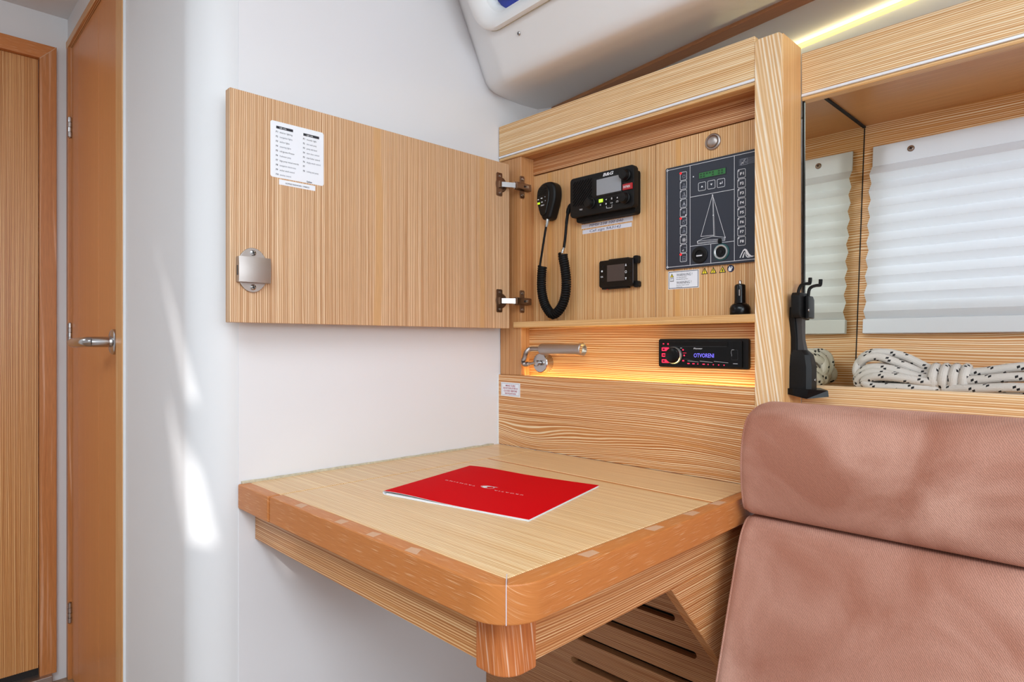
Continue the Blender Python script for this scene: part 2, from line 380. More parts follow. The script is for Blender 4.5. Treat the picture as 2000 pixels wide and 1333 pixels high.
    def tube(s, path, r, mat, k=10, closed=False, uv=False, cap=True):
        P = [Vector(p) for p in path]; n = len(P); vs_ = []; fs = []; uvs = []
        rr = r if isinstance(r, (list, tuple)) else [r] * n
        T = []
        for i in range(n):
            a = P[(i - 1) % n] if (closed or i > 0) else P[i]; b = P[(i + 1) % n] if (closed or i < n - 1) else P[i]
            T.append((b - a).normalized())
        up = Vector((0, 0, 1)) if abs(T[0].z) < 0.9 else Vector((1, 0, 0))
        N_ = (up - T[0] * up.dot(T[0])).normalized(); L_ = 0.0; Ls = []
        for i in range(n):
            if i: L_ += (P[i] - P[i - 1]).length
            Ls.append(L_)
            N_ = (N_ - T[i] * N_.dot(T[i])).normalized(); B = T[i].cross(N_)
            for j in range(k):
                a = 2 * PI * j / k; vs_.append(P[i] + (N_ * math.cos(a) + B * math.sin(a)) * rr[i])
        m = n if closed else n - 1
        for i in range(m):
            i2 = (i + 1) % n
            for j in range(k):
                j2 = (j + 1) % k
                fs.append((i * k + j, i * k + j2, i2 * k + j2, i2 * k + j))
                l2 = Ls[i2] if i2 else Ls[-1] + (P[0] - P[-1]).length
                uvs.append(((Ls[i], j / k), (Ls[i], (j + 1) / k), (l2, (j + 1) / k), (l2, j / k)))
        if not closed and cap:
            fs.append(tuple(range(k))[::-1]); uvs.append(tuple((0, 0) for _ in range(k)))
            fs.append(tuple((n - 1) * k + j for j in range(k))); uvs.append(tuple((0, 0) for _ in range(k)))
        return s.add(vs_, fs, mat, uvs if uv else None)
    def text(s, body, x, y, size, c, mat, align='L', shear=0.0, bold=0.0, space=1.0, sx=1.0, width=None):
        vs_, fs = text_mesh(body, shear, bold, space)
        if not vs_: return s
        x0 = min(v.x for v in vs_); x1 = max(v.x for v in vs_)
        k = size * sx
        if width: k = width / (x1 - x0)
        dx = -x0 * k if align == 'L' else (-(x0 + x1) / 2 * k if align == 'C' else -x1 * k)
        return s.add([(x + dx + v.x * k, y + v.y * size, c) for v in vs_], fs, mat)
    def build(s, name, parent=None, origin=None, smooth=35, label=None):
        if parent is not None: o0 = parent['_o']
        else: o0 = origin if origin is not None else (0, 0, 0)
        o0 = Vector(o0)
        me = bpy.data.meshes.new(name); me.from_pydata([tuple(v - o0) for v in s.v], [], s.f)
        for m in s.mats: me.materials.append(M[m])
        me.polygons.foreach_set('material_index', s.m)
        if s.uv:
            ul = me.uv_layers.new(name='UVMap')
            for fi, u in s.uv.items():
                p = me.polygons[fi]
                for q, li in enumerate(p.loop_indices): ul.data[li].uv = u[q]
        me.polygons.foreach_set('use_smooth', [True] * len(me.polygons))
        me.set_sharp_from_angle(angle=math.radians(smooth)); me.update()
        o = bpy.data.objects.new(name, me); COL.objects.link(o)
        if s.bev:
            wn = o.modifiers.new('weighted_normals', 'WEIGHTED_NORMAL'); wn.keep_sharp = True; wn.weight = 100
        if parent is not None:
            o.parent = parent
        else:
            o.location = (o0.x, o0.y, o0.z + H)
        o['_o'] = [o0.x, o0.y, o0.z]
        if label: o['label'] = label
        return o

def rrect(a0, a1, b0, b1, r, k=5):
    out = []
    for cx, cy, s0 in ((a1 - r, b0 + r, -PI / 2), (a1 - r, b1 - r, 0), (a0 + r, b1 - r, PI / 2), (a0 + r, b0 + r, PI)):
        for i in range(k + 1): out.append((cx + r * math.cos(s0 + PI / 2 * i / k), cy + r * math.sin(s0 + PI / 2 * i / k)))
    return out
def spline(pts, per=8, closed=False):
    P = [Vector(p) for p in pts]; n = len(P); out = []
    for i in range(n if closed else n - 1):
        p0 = P[(i - 1) % n] if (closed or i > 0) else P[0] * 2 - P[1]
        p1 = P[i]; p2 = P[(i + 1) % n]
        p3 = P[(i + 2) % n] if (closed or i < n - 2) else P[-1] * 2 - P[-2]
        for j in range(per):
            t = j / per
            out.append(0.5 * ((2 * p1) + (p2 - p0) * t + (2 * p0 - 5 * p1 + 4 * p2 - p3) * t * t + (3 * p1 - p0 - 3 * p2 + p3) * t ** 3))
    if not closed: out.append(P[-1])
    return out
def thing(name, label, cat, o, group=None):
    e = bpy.data.objects.new(name, None); COL.objects.link(e); e.location = (o[0], o[1], o[2] + H)
    e.empty_display_size = 0.05; e['_o'] = list(o); e['label'] = label; e['category'] = cat
    if group: e['group'] = group
    return e
def tag(o, label, cat, group=None):
    o['label'] = label; o['category'] = cat
    if group: o['group'] = group
    return o
def struct(o, label=None, cat=None):
    o['kind'] = 'structure'
    if label: o['label'] = label; o['category'] = cat
    return o
def screw(mb, a, b, c, r, mat='chrome'):
    """A cross-headed screw head standing on local height c."""
    mb.lathe([(r, c), (r, c + r * 0.25), (r * 0.75, c + r * 0.5), (0.0, c + r * 0.55)], mat, at=(a, b, 0), k=14)
    for t in (0.4, 0.4 + PI / 2):
        d = (math.cos(t) * r * 0.55, math.sin(t) * r * 0.55)
        mb.line((a - d[0], b - d[1]), (a + d[0], b + d[1]), r * 0.28, c + r * 0.58, 'gap_dark')

# ================================================================== the room
CE = 0.932
FL = -H
# floor
o = MB().box(-2.35, 1.9, -2.3, 1.5, FL - 0.05, FL, 'floor_teak').build('floor'); struct(o)

# saloon bulkhead with its rounded end, turning into the passage
r_ = 0.068; cx_, cy_ = -1.107 - r_, 0.356 + r_
arc = [(cx_ + r_ * math.cos(t), cy_ + r_ * math.sin(t)) for t in [-PI / 2 * i / 20 for i in range(21)]]
poly = [(-1.107, 1.5)] + arc + [(-1.556, 0.356), (-1.556, 0.40), (-1.20, 0.40), (-1.15, 0.47), (-1.15, 1.5)]
o = MB().prism(poly[::-1], FL, 0.95, 'gelcoat').build('wall_left', origin=(-1.13, 0.9, FL)); struct(o)
MB().box(-1.107, -1.1055, 0.4238, 1.46, FL, 0.95, 'laminate', 0.0006, 1).build('bulkhead_panel', o)
o = MB().box(-2.30, -1.556, 0.356, 0.40, 0.866, 0.95, 'gelcoat').box(-2.30, -2.190, 0.356, 0.40, FL, 0.866, 'gelcoat').build('wall_passage', origin=(-1.9, 0.38, FL)); struct(o)
MB().box(-1.556, -1.5535, 0.3515, 0.3565, FL, CE, 'gelcoat').build('edge_strip', o)
o = MB().box(-2.25, -2.19, -2.3, 0.40, FL, 0.95, 'gelcoat').build('wall_far', origin=(-2.22, 0, FL)); struct(o)
o = MB().box(-2.35, 1.9, -2.3, -2.25, FL, 0.95, 'gelcoat').build('wall_back', origin=(0, -2.27, FL)); struct(o)
o = MB().box(1.85, 1.9, -2.3, 1.5, FL, 0.95, 'gelcoat').build('wall_right', origin=(1.87, 0, FL)); struct(o)
o = MB().box(0.9, 1.9, 1.12, 1.5, FL, 0.95, 'gelcoat').box(-1.15, -0.43, 1.46, 1.5, FL, 0.70, 'gelcoat').build('wall_hull', origin=(0, 1.48, FL)); struct(o)

# ceiling, with added unseen slots, cut to shape the sun streaks
def sun_gap(world_pts):
    """Where the sunlight that reaches these points crosses the ceiling."""
    out = []
    for p in world_pts:
        k = (CE + 0.003 - p[2]) / -SUN_DIR.z
        q = Vector(p) - SUN_DIR * k
        out.append((q.x, q.y))
    return out
GAPS = [sun_gap([(-1.36, 0.356, 0.225), (-1.30, 0.356, 0.14), (-1.2091, 0.356, 0.045), (-1.135, 0.371, -0.115), (-1.165, 0.358, -0.095), (-1.25, 0.356, 0.06), (-1.33, 0.356, 0.17)]),
        sun_gap([(-1.27, 0.356, -0.09), (-1.20, 0.356, -0.16), (-1.14, 0.372, -0.22), (-1.118, 0.392, -0.35), (-1.16, 0.360, -0.345), (-1.205, 0.356, -0.26)]),
        sun_gap([(-1.0497, 0.452, -0.320), (-1.005, 0.452, -0.318), (-0.9445, 0.452, -0.340), (-0.9758, 0.452, -0.3467)])]
cb = MB().box(-2.35, 1.9, -2.3, 1.05, CE, CE + 0.006, 'gelcoat').build('ceiling', origin=(0, 0, CE)); struct(cb)
for g in GAPS:
    ar = sum(g[i][0] * g[(i + 1) % len(g)][1] - g[(i + 1) % len(g)][0] * g[i][1] for i in range(len(g)))
    if ar < 0: g = g[::-1]
    cut = MB().prism(g, CE - 0.05, CE + 0.09, 'gelcoat').build('cutter')
    bpy.context.view_layer.update()
    md = cb.modifiers.new('gap', 'BOOLEAN'); md.object = cut; md.operation = 'DIFFERENCE'; md.solver = 'EXACT'
    me = bpy.data.meshes.new_from_object(cb.evaluated_get(bpy.context.evaluated_depsgraph_get()))
    cb.modifiers.clear(); cb.data = me; bpy.data.objects.remove(cut)

# coachroof side: moulded liner that steps up from the side deck and leans inwards, window in it
P0 = [(1.235, .620), (1.18, .600), (1.12, .596), (1.065, .597), (1.030, .600), (1.010, .606), (.998, .618), (.990, .634), (.965, .685), (.916, .782), (.84, .940)]
P1 = [(1.220, .620), (1.14, .605), (1.06, .592), (1.005, .583), (.977, .580), (.964, .585), (.955, .598), (.947, .613), (.9207, .6588), (.870, .755), (.772, .940)]
P2 = [(1.146, .620), (1.09, .603), (1.03, .587), (.970, .571), (.945, .566), (.933, .571), (.924, .584), (.916, .599), (.8900, .645), (.838, .741), (.733, .940)]
PL = P1
def mixp(p, q, t): return [(a[0] + (b[0] - a[0]) * t, a[1] + (b[1] - a[1]) * t) for a, b in zip(p, q)]
def prof_at(x):
    if x < -1.0:
        t = (x + 1.107) / 0.107
        return mixp(P0, P1, t ** 0.8)
    return mixp(P1, P2, min((x + 1.0) / 0.533, 2.2))
def outset(p, d):
    out = []
    for i in range(len(p)):
        a = Vector(p[max(i - 1, 0)]); b = Vector(p[min(i + 1, len(p) - 1)]); t = (b - a).normalized()
        out.append((p[i][0] + t.y * d, p[i][1] - t.x * d))
    return out
vs_, fs = [], []; secs = [-1.106, -1.09, -1.07, -1.05, -1.03, -1.015, -1.004, -0.99, -0.6, 0.0, 1.84]
for x in secs:
    p = prof_at(x); q = outset(p, 0.028)
    ringp = p + q[::-1]
    vs_ += [(x, a, c) for a, c in ringp]
nr = len(PL) * 2
for i in range(len(secs) - 1):
    for j in range(nr):
        fs.append((i * nr + j, i * nr + (j + 1) % nr, (i + 1) * nr + (j + 1) % nr, (i + 1) * nr + j))
fs.append(tuple(range(nr))[::-1]); fs.append(tuple((len(secs) - 1) * nr + j for j in range(nr)))
mo = MB(); mo.add(vs_, fs, 'moulding_white')
coach = mo.build('wall_coachroof', origin=(-0.5, 1.0, .62), smooth=60); struct(coach)
bmm = bmesh.new(); bmm.from_mesh(coach.data); bmesh.ops.recalc_face_normals(bmm, faces=bmm.faces[:]); bmm.to_mesh(coach.data); bmm.free()
coach.data.set_sharp_from_angle(angle=math.radians(60))
WF = Fr((-1.020, 0.9165, 0.664), (0.9981, -0.0591, 0), (-0.0277, -0.4690, 0.8828), (-0.0522, -0.8811, -0.4697))
wc = MB(WF).rbox(0.046, 0.40, 0.029, 0.21, -0.08, 0.06, 0.036, 'gelcoat').build('cutter')
bpy.context.view_layer.update()
md = coach.modifiers.new('hole', 'BOOLEAN'); md.object = wc; md.operation = 'DIFFERENCE'; md.solver = 'EXACT'
me = bpy.data.meshes.new_from_object(coach.evaluated_get(bpy.context.evaluated_depsgraph_get()))
coach.modifiers.clear(); coach.data = me; bpy.data.objects.remove(wc)
wb = MB(WF)
# frame: a rounded ring swept round the opening
outl = rrect(0.0, 0.43, 0.0, 0.24, 0.056, 8); inl = rrect(0.046, 0.40, 0.029, 0.21, 0.036, 8)
lay = [(0.0, -0.002), (0.02, 0.010), (0.18, 0.015), (0.5, 0.014), (0.85, 0.004), (1.0, -0.010), (1.0, -0.030)]
vs_ = []; fs = []; n = len(outl)
for t, c in lay:
    for a, b in zip(outl, inl): vs_.append((a[0] + (b[0] - a[0]) * t, a[1] + (b[1] - a[1]) * t, c))
for j in range(len(lay) - 1):
    for i in range(n): fs.append((j * n + i, j * n + (i + 1) % n, (j + 1) * n + (i + 1) % n, (j + 1) * n + i))
w1 = wb.add(vs_, fs, 'moulding_white').build('window_1', origin=tuple(WF.o), smooth=50); struct(w1)
MB(WF).rbox(0.026, 0.404, 0.026, 0.214, -0.030, -0.026, 0.036, 'port_glass').build('pane', w1)
wr = MB(WF); outl2 = rrect(-0.0015, 0.4315, -0.0015, 0.2415, 0.057, 8)
wr.band(outl2, rrect(0.004, 0.426, 0.004, 0.236, 0.053, 8), 0.0012, 'sealant').build('window_seal', w1)
# blue fenders lying on the side deck outside the port
for k, (b_, c_) in enumerate(((0.075, -0.16), (0.15, -0.20))):
    fe = MB(WF); fe.lathe([(0.0, -0.02), (0.03, 0.0), (0.045, 0.03), (0.045, 0.50), (0.03, 0.53), (0.0, 0.55)], 'blue_fender', at=(-0.09 + 0.07 * k, b_ - 0.02, c_ - 0.07 * k), axis=0)
    tag(fe.build('fender', origin=tuple(WF((0.1, b_ - 0.06, c_)))), 'blue tubular fender seen through the port, %s' % ('the lower one against the frame' if k == 0 else 'the one lying farther outside'), 'fender', 'fenders on the side deck')
sb = MB(WF); 
sb = MB(Fr(WF((0.100, -0.0255, -0.001)), WF.u, WF.v, WF.n)); screw(sb, 0, 0, 0, 0.0042)
tag(sb.build('cross_head_screw', origin=tuple(WF((0.100, -0.0255, 0)))), 'small steel cross-head screw in the white moulding below the port', 'screw')

# deckhead over the side deck, batten along its inner edge, cove light
dk = MB().prism([(-1.107, 1.225), (1.85, 0.82), (1.85, 1.5), (-1.107, 1.5)], 0.622, 0.64, 'headliner').build('ceiling_side_deck', origin=(0, 1.3, 0.62)); struct(dk)
d_ = Vector((0.64, -0.089)).normalized()
bt = MB(Fr((-1.107, 1.232, 0), (d_.x, d_.y, 0), (-d_.y, d_.x, 0), (0, 0, 1))).box(0, 2.9, 0.0, 0.036, 0.612, 0.6225, 'oak_batten', 0.001, 1)
struct(bt.build('trim_1', origin=(-1.107, 1.232, .612)))
db = Vector((0.217, -0.0402)).normalized()
Fbd = Fr((-0.70, 1.376, 0), (db.x, db.y, 0), (-db.y, db.x, 0), (0, 0, 1))     # runs at a slight angle, like the deck edge above it
bd = MB(Fbd).box(0.0, 1.32, 0.0, 0.012, 0.468, 0.6085, 'board_white').build('wall_side_board', origin=(-0.1, 1.27, 0.468)); struct(bd)
lt = thing('cove_light', 'warm yellow light strip glowing above the white board by the ceiling', 'light', (-0.05, 1.26, 0.6085))
MB(Fbd).box(0.0, 1.32, 0.0005, 0.012, 0.6087, 0.6105, 'board_white').build('channel', lt)
MB(Fbd).box(0.0, 1.32, 0.0, 0.012, 0.6107, 0.6205, 'led_warm').build('diffuser', lt)
l = bpy.data.lights.new('cove_glow', 'AREA'); l.shape = 'RECTANGLE'; l.size = 1.3; l.size_y = 0.008; l.energy = 0.30; l.color = (1.0, 0.84, 0.45)
lo = bpy.data.objects.new('cove_glow', l); COL.objects.link(lo); pc = Fbd((0.66, -0.004, 0.612)); lo.location = (pc.x, pc.y, pc.z + H)
zx = -(Fbd.v * -0.75 + Vector((0, 0, 0.66))).normalized(); lo.rotation_euler = Matrix((Fbd.u, zx.cross(Fbd.u), zx)).transposed().to_euler()

# ------------------------------------------------------------------ door_1: passage door seen at the frame's left edge
d1 = thing('door_1', 'striped light oak passage door in an oak frame beside the white corner', 'door', (-2.19, 0.02, FL)); d1['kind'] = 'structure'
MB().box(-2.20, -2.184, -0.30, 0.287, -0.911, 0.7935, 'oak_leaf', 0.001, 1).build('leaf', d1)
MB().prism([(0.288, -0.932), (0.3267, -0.932), (0.3267, 0.835), (0.288, 0.794)], -2.20, -2.168, 'oak_jamb', 0.002, 2, axis=0).build('jamb', d1)
jb = MB().prism([(-0.36, 0.794), (0.288, 0.794), (0.3267, 0.835), (-0.36, 0.835)], -2.20, -2.1685, 'oak_edge_side', 0.002, 2, axis=0).build('frame_head', d1)
MB().prism([(0.2872, 0.7931), (0.2884, 0.7919), (0.3273, 0.8344), (0.3263, 0.8354)], -2.19, -2.1676, 'plugged', axis=0).build('mitre_joint', d1)
MB().box(-2.20, -2.186, -0.30, 0.30, -0.935, -0.905, 'gap_dark').build('gap', d1)
MB().box(-2.20, -2.15, -0.36, 0.315, FL, -0.930, 'satin_steel', 0.002, 2).build('threshold', d1, label='grey metal threshold')

# ------------------------------------------------------------------ door_2: varnished cabin door with lever handle
d2 = thing('door_2', 'glossy orange-brown cabin door with a chrome lever handle', 'door', (-1.9, 0.37, FL)); d2['kind'] = 'structure'
for a, b in ((-2.166, -2.0705), (-2.069, -1.8368), (-1.8353, -1.6125)):
    MB().box(a, b, 0.3615, 0.39, -0.958, 0.842, 'varnished_leaf', 0.0012, 2).build('board', d2)
MB().box(-2.168, -1.611, 0.368, 0.385, -0.955, 0.840, 'oak_casing').build('core', d2)
MB().box(-1.6115, -1.556, 0.3495, 0.40, FL, 0.866, 'oak_casing', 0.003, 2).build('casing', d2)
MB().box(-2.19, -2.167, 0.3525, 0.40, FL, 0.866, 'oak_jamb', 0.002, 2).build('casing', d2)
MB().box(-2.19, -1.612, 0.3515, 0.40, 0.845, 0.866, 'oak_apron', 0.002, 2).build('casing_head', d2)
for z0, z1 in ((0.5876, 0.6434), (0.003, 0.0558), (-0.799, -0.743)):
    hb = MB(); seg = (z1 - z0) / 4
    for k in range(4):
        hb.lathe([(0.0055, z0 + seg * k + 0.0006), (0.0055, z0 + seg * (k + 1) - 0.0006)], 'chrome' if k % 2 else 'satin_steel', at=(-2.1640, 0.3570, 0), k=14)
    hb.lathe([(0.003, z0 - 0.002), (0.003, z1 + 0.002)], 'dark_steel', at=(-2.1640, 0.3570, 0), k=10)
    hb.build('hinge', d2)
hd = MB(Fr((-1.655, 0.3615, 0.002), (1, 0, 0), (0, 0, 1), (0, -1, 0)))
hd.lathe([(0.029, 0), (0.029, 0.009), (0.026, 0.0115), (0.013, 0.0120), (0.012, 0.016)], 'chrome', k=32)
hd.lathe([(0.0118, 0.014), (0.0118, 0.044), (0.0112, 0.050)], 'chrome', k=24)
hd.tube(spline([(0, 0, 0.046), (-0.008, 0, 0.058), (-0.03, -0.001, 0.064), (-0.07, -0.002, 0.066), (-0.112, -0.002, 0.066)], 6), [0.0112] * 6 + [0.0108] * 12 + [0.0105] * 6 + [0.0085], 'chrome', 16)
hd.build('handle', d2, label='chrome lever handle on a round rose', smooth=50)

# ================================================================== chart table
ZT = -0.244; ZB = -0.286
ct = thing('chart_table', 'light oak chart table with rounded corner and orange-brown edging', 'table', (-0.77, 0.7, -0.35))
EY0, EX1, rc, ew = 0.424, -0.440, 0.052, 0.022
cxx, cyy = EX1 - rc, EY0 + rc
a1_ = [(cxx + rc * math.cos(t), cyy + rc * math.sin(t)) for t in [-PI / 2 + PI / 4 * i / 8 for i in range(9)]]
a2_ = [(cxx + rc * math.cos(t), cyy + rc * math.sin(t)) for t in [-PI / 4 + PI / 4 * i / 8 for i in range(9)]]
inn = (EX1 - ew - 0.006, EY0 + ew + 0.006)
MB().prism([(-0.979, EY0)] + a1_ + [inn, (-0.979, EY0 + ew)], ZB, ZT, 'oak_edge', 0.0025).build('front_edging', ct)
MB().prism([inn] + a2_ + [(EX1 - 0.012, 1.04), (EX1 - ew - 0.010, 1.04)], ZB, ZT, 'oak_edge_side', 0.0025).build('side_edging', ct)
m45 = a1_[-1]; nrm = Vector((1, -1)).normalized(); tn = Vector((1, 1)).normalized() * 0.0005
MB().prism([(m45[0] - nrm.x * .03 - tn.x, m45[1] - nrm.y * .03 - tn.y), (m45[0] + nrm.x * .0006 - tn.x, m45[1] + nrm.y * .0006 - tn.y), (m45[0] + nrm.x * .0006 + tn.x, m45[1] + nrm.y * .0006 + tn.y), (m45[0] - nrm.x * .03 + tn.x, m45[1] - nrm.y * .03 + tn.y)], ZB + 0.001, ZT + 0.0002, 'joint_white').build('mitre_joint', ct, label='white filler line in the mitred corner')
MB().prism([(-0.979, EY0 + ew), inn, (EX1 - ew - 0.010, 0.888), (-0.979, 0.888)], ZB + 0.012, ZT, 'oak_top', 0.0008, 1).build('lid', ct)
MB().prism([(-0.979, 0.8885), (EX1 - ew - 0.010, 0.8885), (EX1 - ew - 0.010, 0.896), (-0.979, 0.896)], ZB + 0.012, ZT - 0.0006, 'oak_edge').build('lid_hinge_strip', ct, label='darker orange strip across the table top')
MB().prism([(-0.979, 0.8965), (EX1 - ew - 0.010, 0.8965), (EX1 - ew - 0.010, 1.04), (-0.979, 1.04)], ZB + 0.012, ZT, 'oak_top', 0.0008, 1).build('rear_board', ct)
MB().box(-1.1045, -0.9835, EY0 - 0.002, EY0 + 0.020, ZB, ZT, 'oak_edge', 0.0025).build('front_edging', ct)
MB().box(-1.1045, -0.9835, EY0 + 0.020, 1.04, ZB + 0.012, ZT, 'oak_top', 0.0008, 1).build('side_board', ct)
MB().box(-0.9845, -0.978, EY0 + 0.030, 1.04, ZB + 0.010, ZT - 0.006, 'oak_edge_side').build('groove_bottom', ct)
pg = random.Random(3)
for k, y in enumerate((0.56, 0.70, 0.80, 0.88)):
    x = EX1 - 0.004 - (y - 0.45) * 0.02
    MB().prism([(x - 0.017, y), (x - 0.002, y + 0.002), (x - 0.003, y + 0.022 + 0.01 * pg.random()), (x - 0.015, y + 0.026)], ZT - 0.002, ZT + 0.0002, 'plugged').build('filler_patch', ct)
for k, x in enumerate((-0.90, -0.78, -0.70, -0.615)):
    MB().prism([(x, EY0 + 0.003), (x + 0.016 + 0.008 * pg.random(), EY0 + 0.004), (x + 0.012, EY0 + 0.019), (x - 0.004, EY0 + 0.016)], ZT - 0.002, ZT + 0.0002, 'plugged').build('filler_patch', ct)
# apron under the top
MB().box(-1.1045, -0.508, 0.452, 0.470, -0.345, ZB + 0.0005, 'oak_apron', 0.001, 1).build('apron', ct)
MB().box(-0.488, -0.470, 0.490, 1.0, -0.346, ZB + 0.0005, 'oak_apron_side', 0.001, 1).build('apron', ct)
cr = 0.026; qx, qy = -0.466 - cr, 0.449 + cr
MB().prism([(-0.512, 0.449)] + [(qx + cr * math.cos(t), qy + cr * math.sin(t)) for t in [-PI / 2 + PI / 2 * i / 12 for i in range(13)]] + [(-0.466, 0.494), (-0.512, 0.494)], -0.352, ZB + 0.0005, 'oak_corner', 0.003).build('corner_block', ct, label='reddish corner block with pale grain')
MB().prism([(0.772, -0.344), (1.0, -0.59), (1.0, -0.344)], -0.486, -0.469, 'oak_apron_side', 0.001, 1, axis=0).build('bracket', ct, label='triangular knee bracket under the table')
# sealant along wall and back panel
sl = MB(); rs = random.Random(5); pts = [(-1.1035 + rs.uniform(-.0008, .0008), 0.428 + 0.0205 * i, ZT + 0.0012) for i in range(30)]
sl.tube(pts, [0.0026 + rs.uniform(-.0006, .0008) for _ in pts], 'sealant', 6)
sl.build('sealant_bead', ct, label='grubby sealant bead along the white wall')

# locker front under the table, with routed vent slots
lk = thing('locker_front', 'oak locker front with long routed vent slots under the chart table', 'locker', (-0.77, 1.0, FL))
lm = MB(onY(0, 1.0, 0))
slots = [(-0.80, -0.600, -0.4955), (-0.815, -0.557, -0.5485), (-0.83, -0.465, -0.602), (-0.843, -0.47, -0.655), (-0.85, -0.49, -0.708)]
sh = 0.0065; zz = [-0.29] + [v for s_ in slots for v in (s_[2] + sh, s_[2] - sh)] + [FL]
for i in range(0, len(zz), 2): lm.box(-1.1045, -0.447, zz[i + 1], zz[i], -0.018, 0.0, 'oak_slats')
for a, b, z in slots:
    for e0, e1, s_ in ((-1.1045, a, 1), (b, -0.447, -1)):
        k = 8; pl = [(e0 if s_ > 0 else e1, z - sh)]
        ex = a if s_ > 0 else b
        ar = [(ex + s_ * sh - s_ * sh * math.cos(t), z + sh * math.sin(t)) for t in [-PI / 2 + PI * i / k for i in range(k + 1)]]
        pl = ([(e0, z - sh), ] + ar + [(e0, z + sh)]) if s_ > 0 else ([(e1, z + sh)] + ar[::-1] + [(e1, z - sh)])
        ar2 = sum(pl[i][0] * pl[(i + 1) % len(pl)][1] - pl[(i + 1) % len(pl)][0] * pl[i][1] for i in range(len(pl)))
        lm.prism(pl if ar2 > 0 else pl[::-1], -0.018, 0.0, 'oak_slats')
lm.build('slotted_panel', lk)
MB().box(-1.1045, -0.447, 1.024, 1.032, FL, -0.29, 'gap_dark').build('backing', lk)

# ================================================================== navigation cabinet
nc = thing('navigation_cabinet', 'light oak navigation cabinet with open door, shelf and lit niche above the chart table', 'cabinet', (-0.78, 1.06, -0.244))
XL, XR = -1.033, -0.471
MB().box(-1.1035, XR, 1.04, 1.058, 0.449, 0.521, 'oak_fascia', 0.001, 1).build('fascia', nc)
MB().box(-1.1035, XR, 1.0385, 1.058, 0.4437, 0.4488, 'strip_metal', 0.0015, 2).build('metal_strip', nc, label='thin pale metal strip')
MB().box(-1.1035, XR, 1.041, 1.060, 0.437, 0.4435, 'oak_shelf', 0.001, 1).build('fascia_lip', nc)
MB().box(-1.1035, XR, 1.0602, 1.12, 0.437, 0.452, 'oak_board').build('soffit', nc)
MB().box(XL, XR, 1.0866, 1.10, 0.3995, 0.4368, 'oak_board').build('header_board', nc)
bl = MB().box(XL, -0.6960, 1.0866, 1.10, 0.0492, 0.3965, 'oak_back', 0.0006, 1).build('back_panel', nc)
br = MB().box(-0.6945, XR, 1.0852, 1.10, 0.0492, 0.3965, 'oak_back', 0.0006, 1).build('back_panel', nc)
MB().box(XL, XR, 1.1002, 1.104, -0.10, 0.437, 'gap_dark').build('backing', nc)
MB().box(-1.1035, XL, 1.045, 1.10, -0.0762, 0.4368, 'oak_side', 0.0008, 1).build('side_panel', nc)
MB().box(-1.052, XR, 1.0375, 1.0865, 0.0350, 0.0490, 'oak_shelf', 0.0012, 2).build('shelf', nc)
MB().box(XL, XR, 1.0728, 1.0865, -0.11, 0.0345, 'oak_niche').build('niche_back', nc)
MB().box(-1.1045, XR, 1.0400, 1.058, ZT + 0.0003, -0.0765, 'oak_panel', 0.0008, 1).build('lower_panel', nc)
MB().box(XL, XR, 1.058, 1.0725, -0.112, -0.106, 'gap_dark').build('niche_floor', nc)
MB().box(XL, XR, 1.0595, 1.066, -0.106, -0.1015, 'led_warm').build('light_strip', nc)
MB().box(-1.1052, -1.1038, 1.037, 1.043, ZT, -0.075, 'board_white').build('edge_bead', nc)
MB().box(XR, -0.4257, 1.0465, 1.1215, -0.2435, 0.5125, 'oak_post_side', 0.001, 1).build('post', nc)
MB(onY(0, 1.0463, 0)).prism([(XR, -0.2435), (-0.4257, -0.2435), (-0.4257, 0.509), (-0.430, 0.5128), (-0.463, 0.5128), (XR, 0.509)], 0.0, 0.0075, 'oak_post', 0.0012, 2).build('post_lipping', nc)
l = bpy.data.lights.new('niche_glow', 'AREA'); l.shape = 'RECTANGLE'; l.size = 0.55; l.size_y = 0.008; l.energy = 0.5; l.color = (1.0, 0.85, 0.36)
lo = bpy.data.objects.new('niche_glow', l); COL.objects.link(lo); lo.location = (-0.752, 1.0645, -0.1005 + H); lo.rotation_euler = (PI, 0, 0)

# small labels stuck to the panels
def sticker(parent, name, fr, w, h, mat, label, draw=None, r=0.0, t=0.0004):
    m = MB(fr)
    if r: m.rbox(0, w, 0, h, 0, t, r, mat)
    else: m.box(0, w, 0, h, 0, t, mat)
    if draw: draw(m, t + 0.0002)
    return m.build(name, parent, label=label)
def dr(m, c): m.text('MMSI 238 100 040', 0.022, 0.0022, 0.0078, c, 'ink_blue', shear=0.2, width=0.090)
sticker(bl, 'tape_label', Fr((-0.8854, 1.0866, 0.2521), (0.9999, 0, 0.002), (0, 0, 1), (0, -1, 0)), 0.1354, 0.0090, 'tape_white', 'white tape label printed MMSI 238 100 040', dr)
def dr(m, c): m.text('Call sign 9A3142', 0.020, 0.0022, 0.0078, c, 'ink_blue', shear=0.2, width=0.083)
sticker(bl, 'tape_label', Fr((-0.8825, 1.0866, 0.2402), (0.9999, 0, 0.002), (0, 0, 1), (0, -1, 0)), 0.130, 0.0088, 'tape_white', 'white tape label printed Call sign 9A3142', dr)
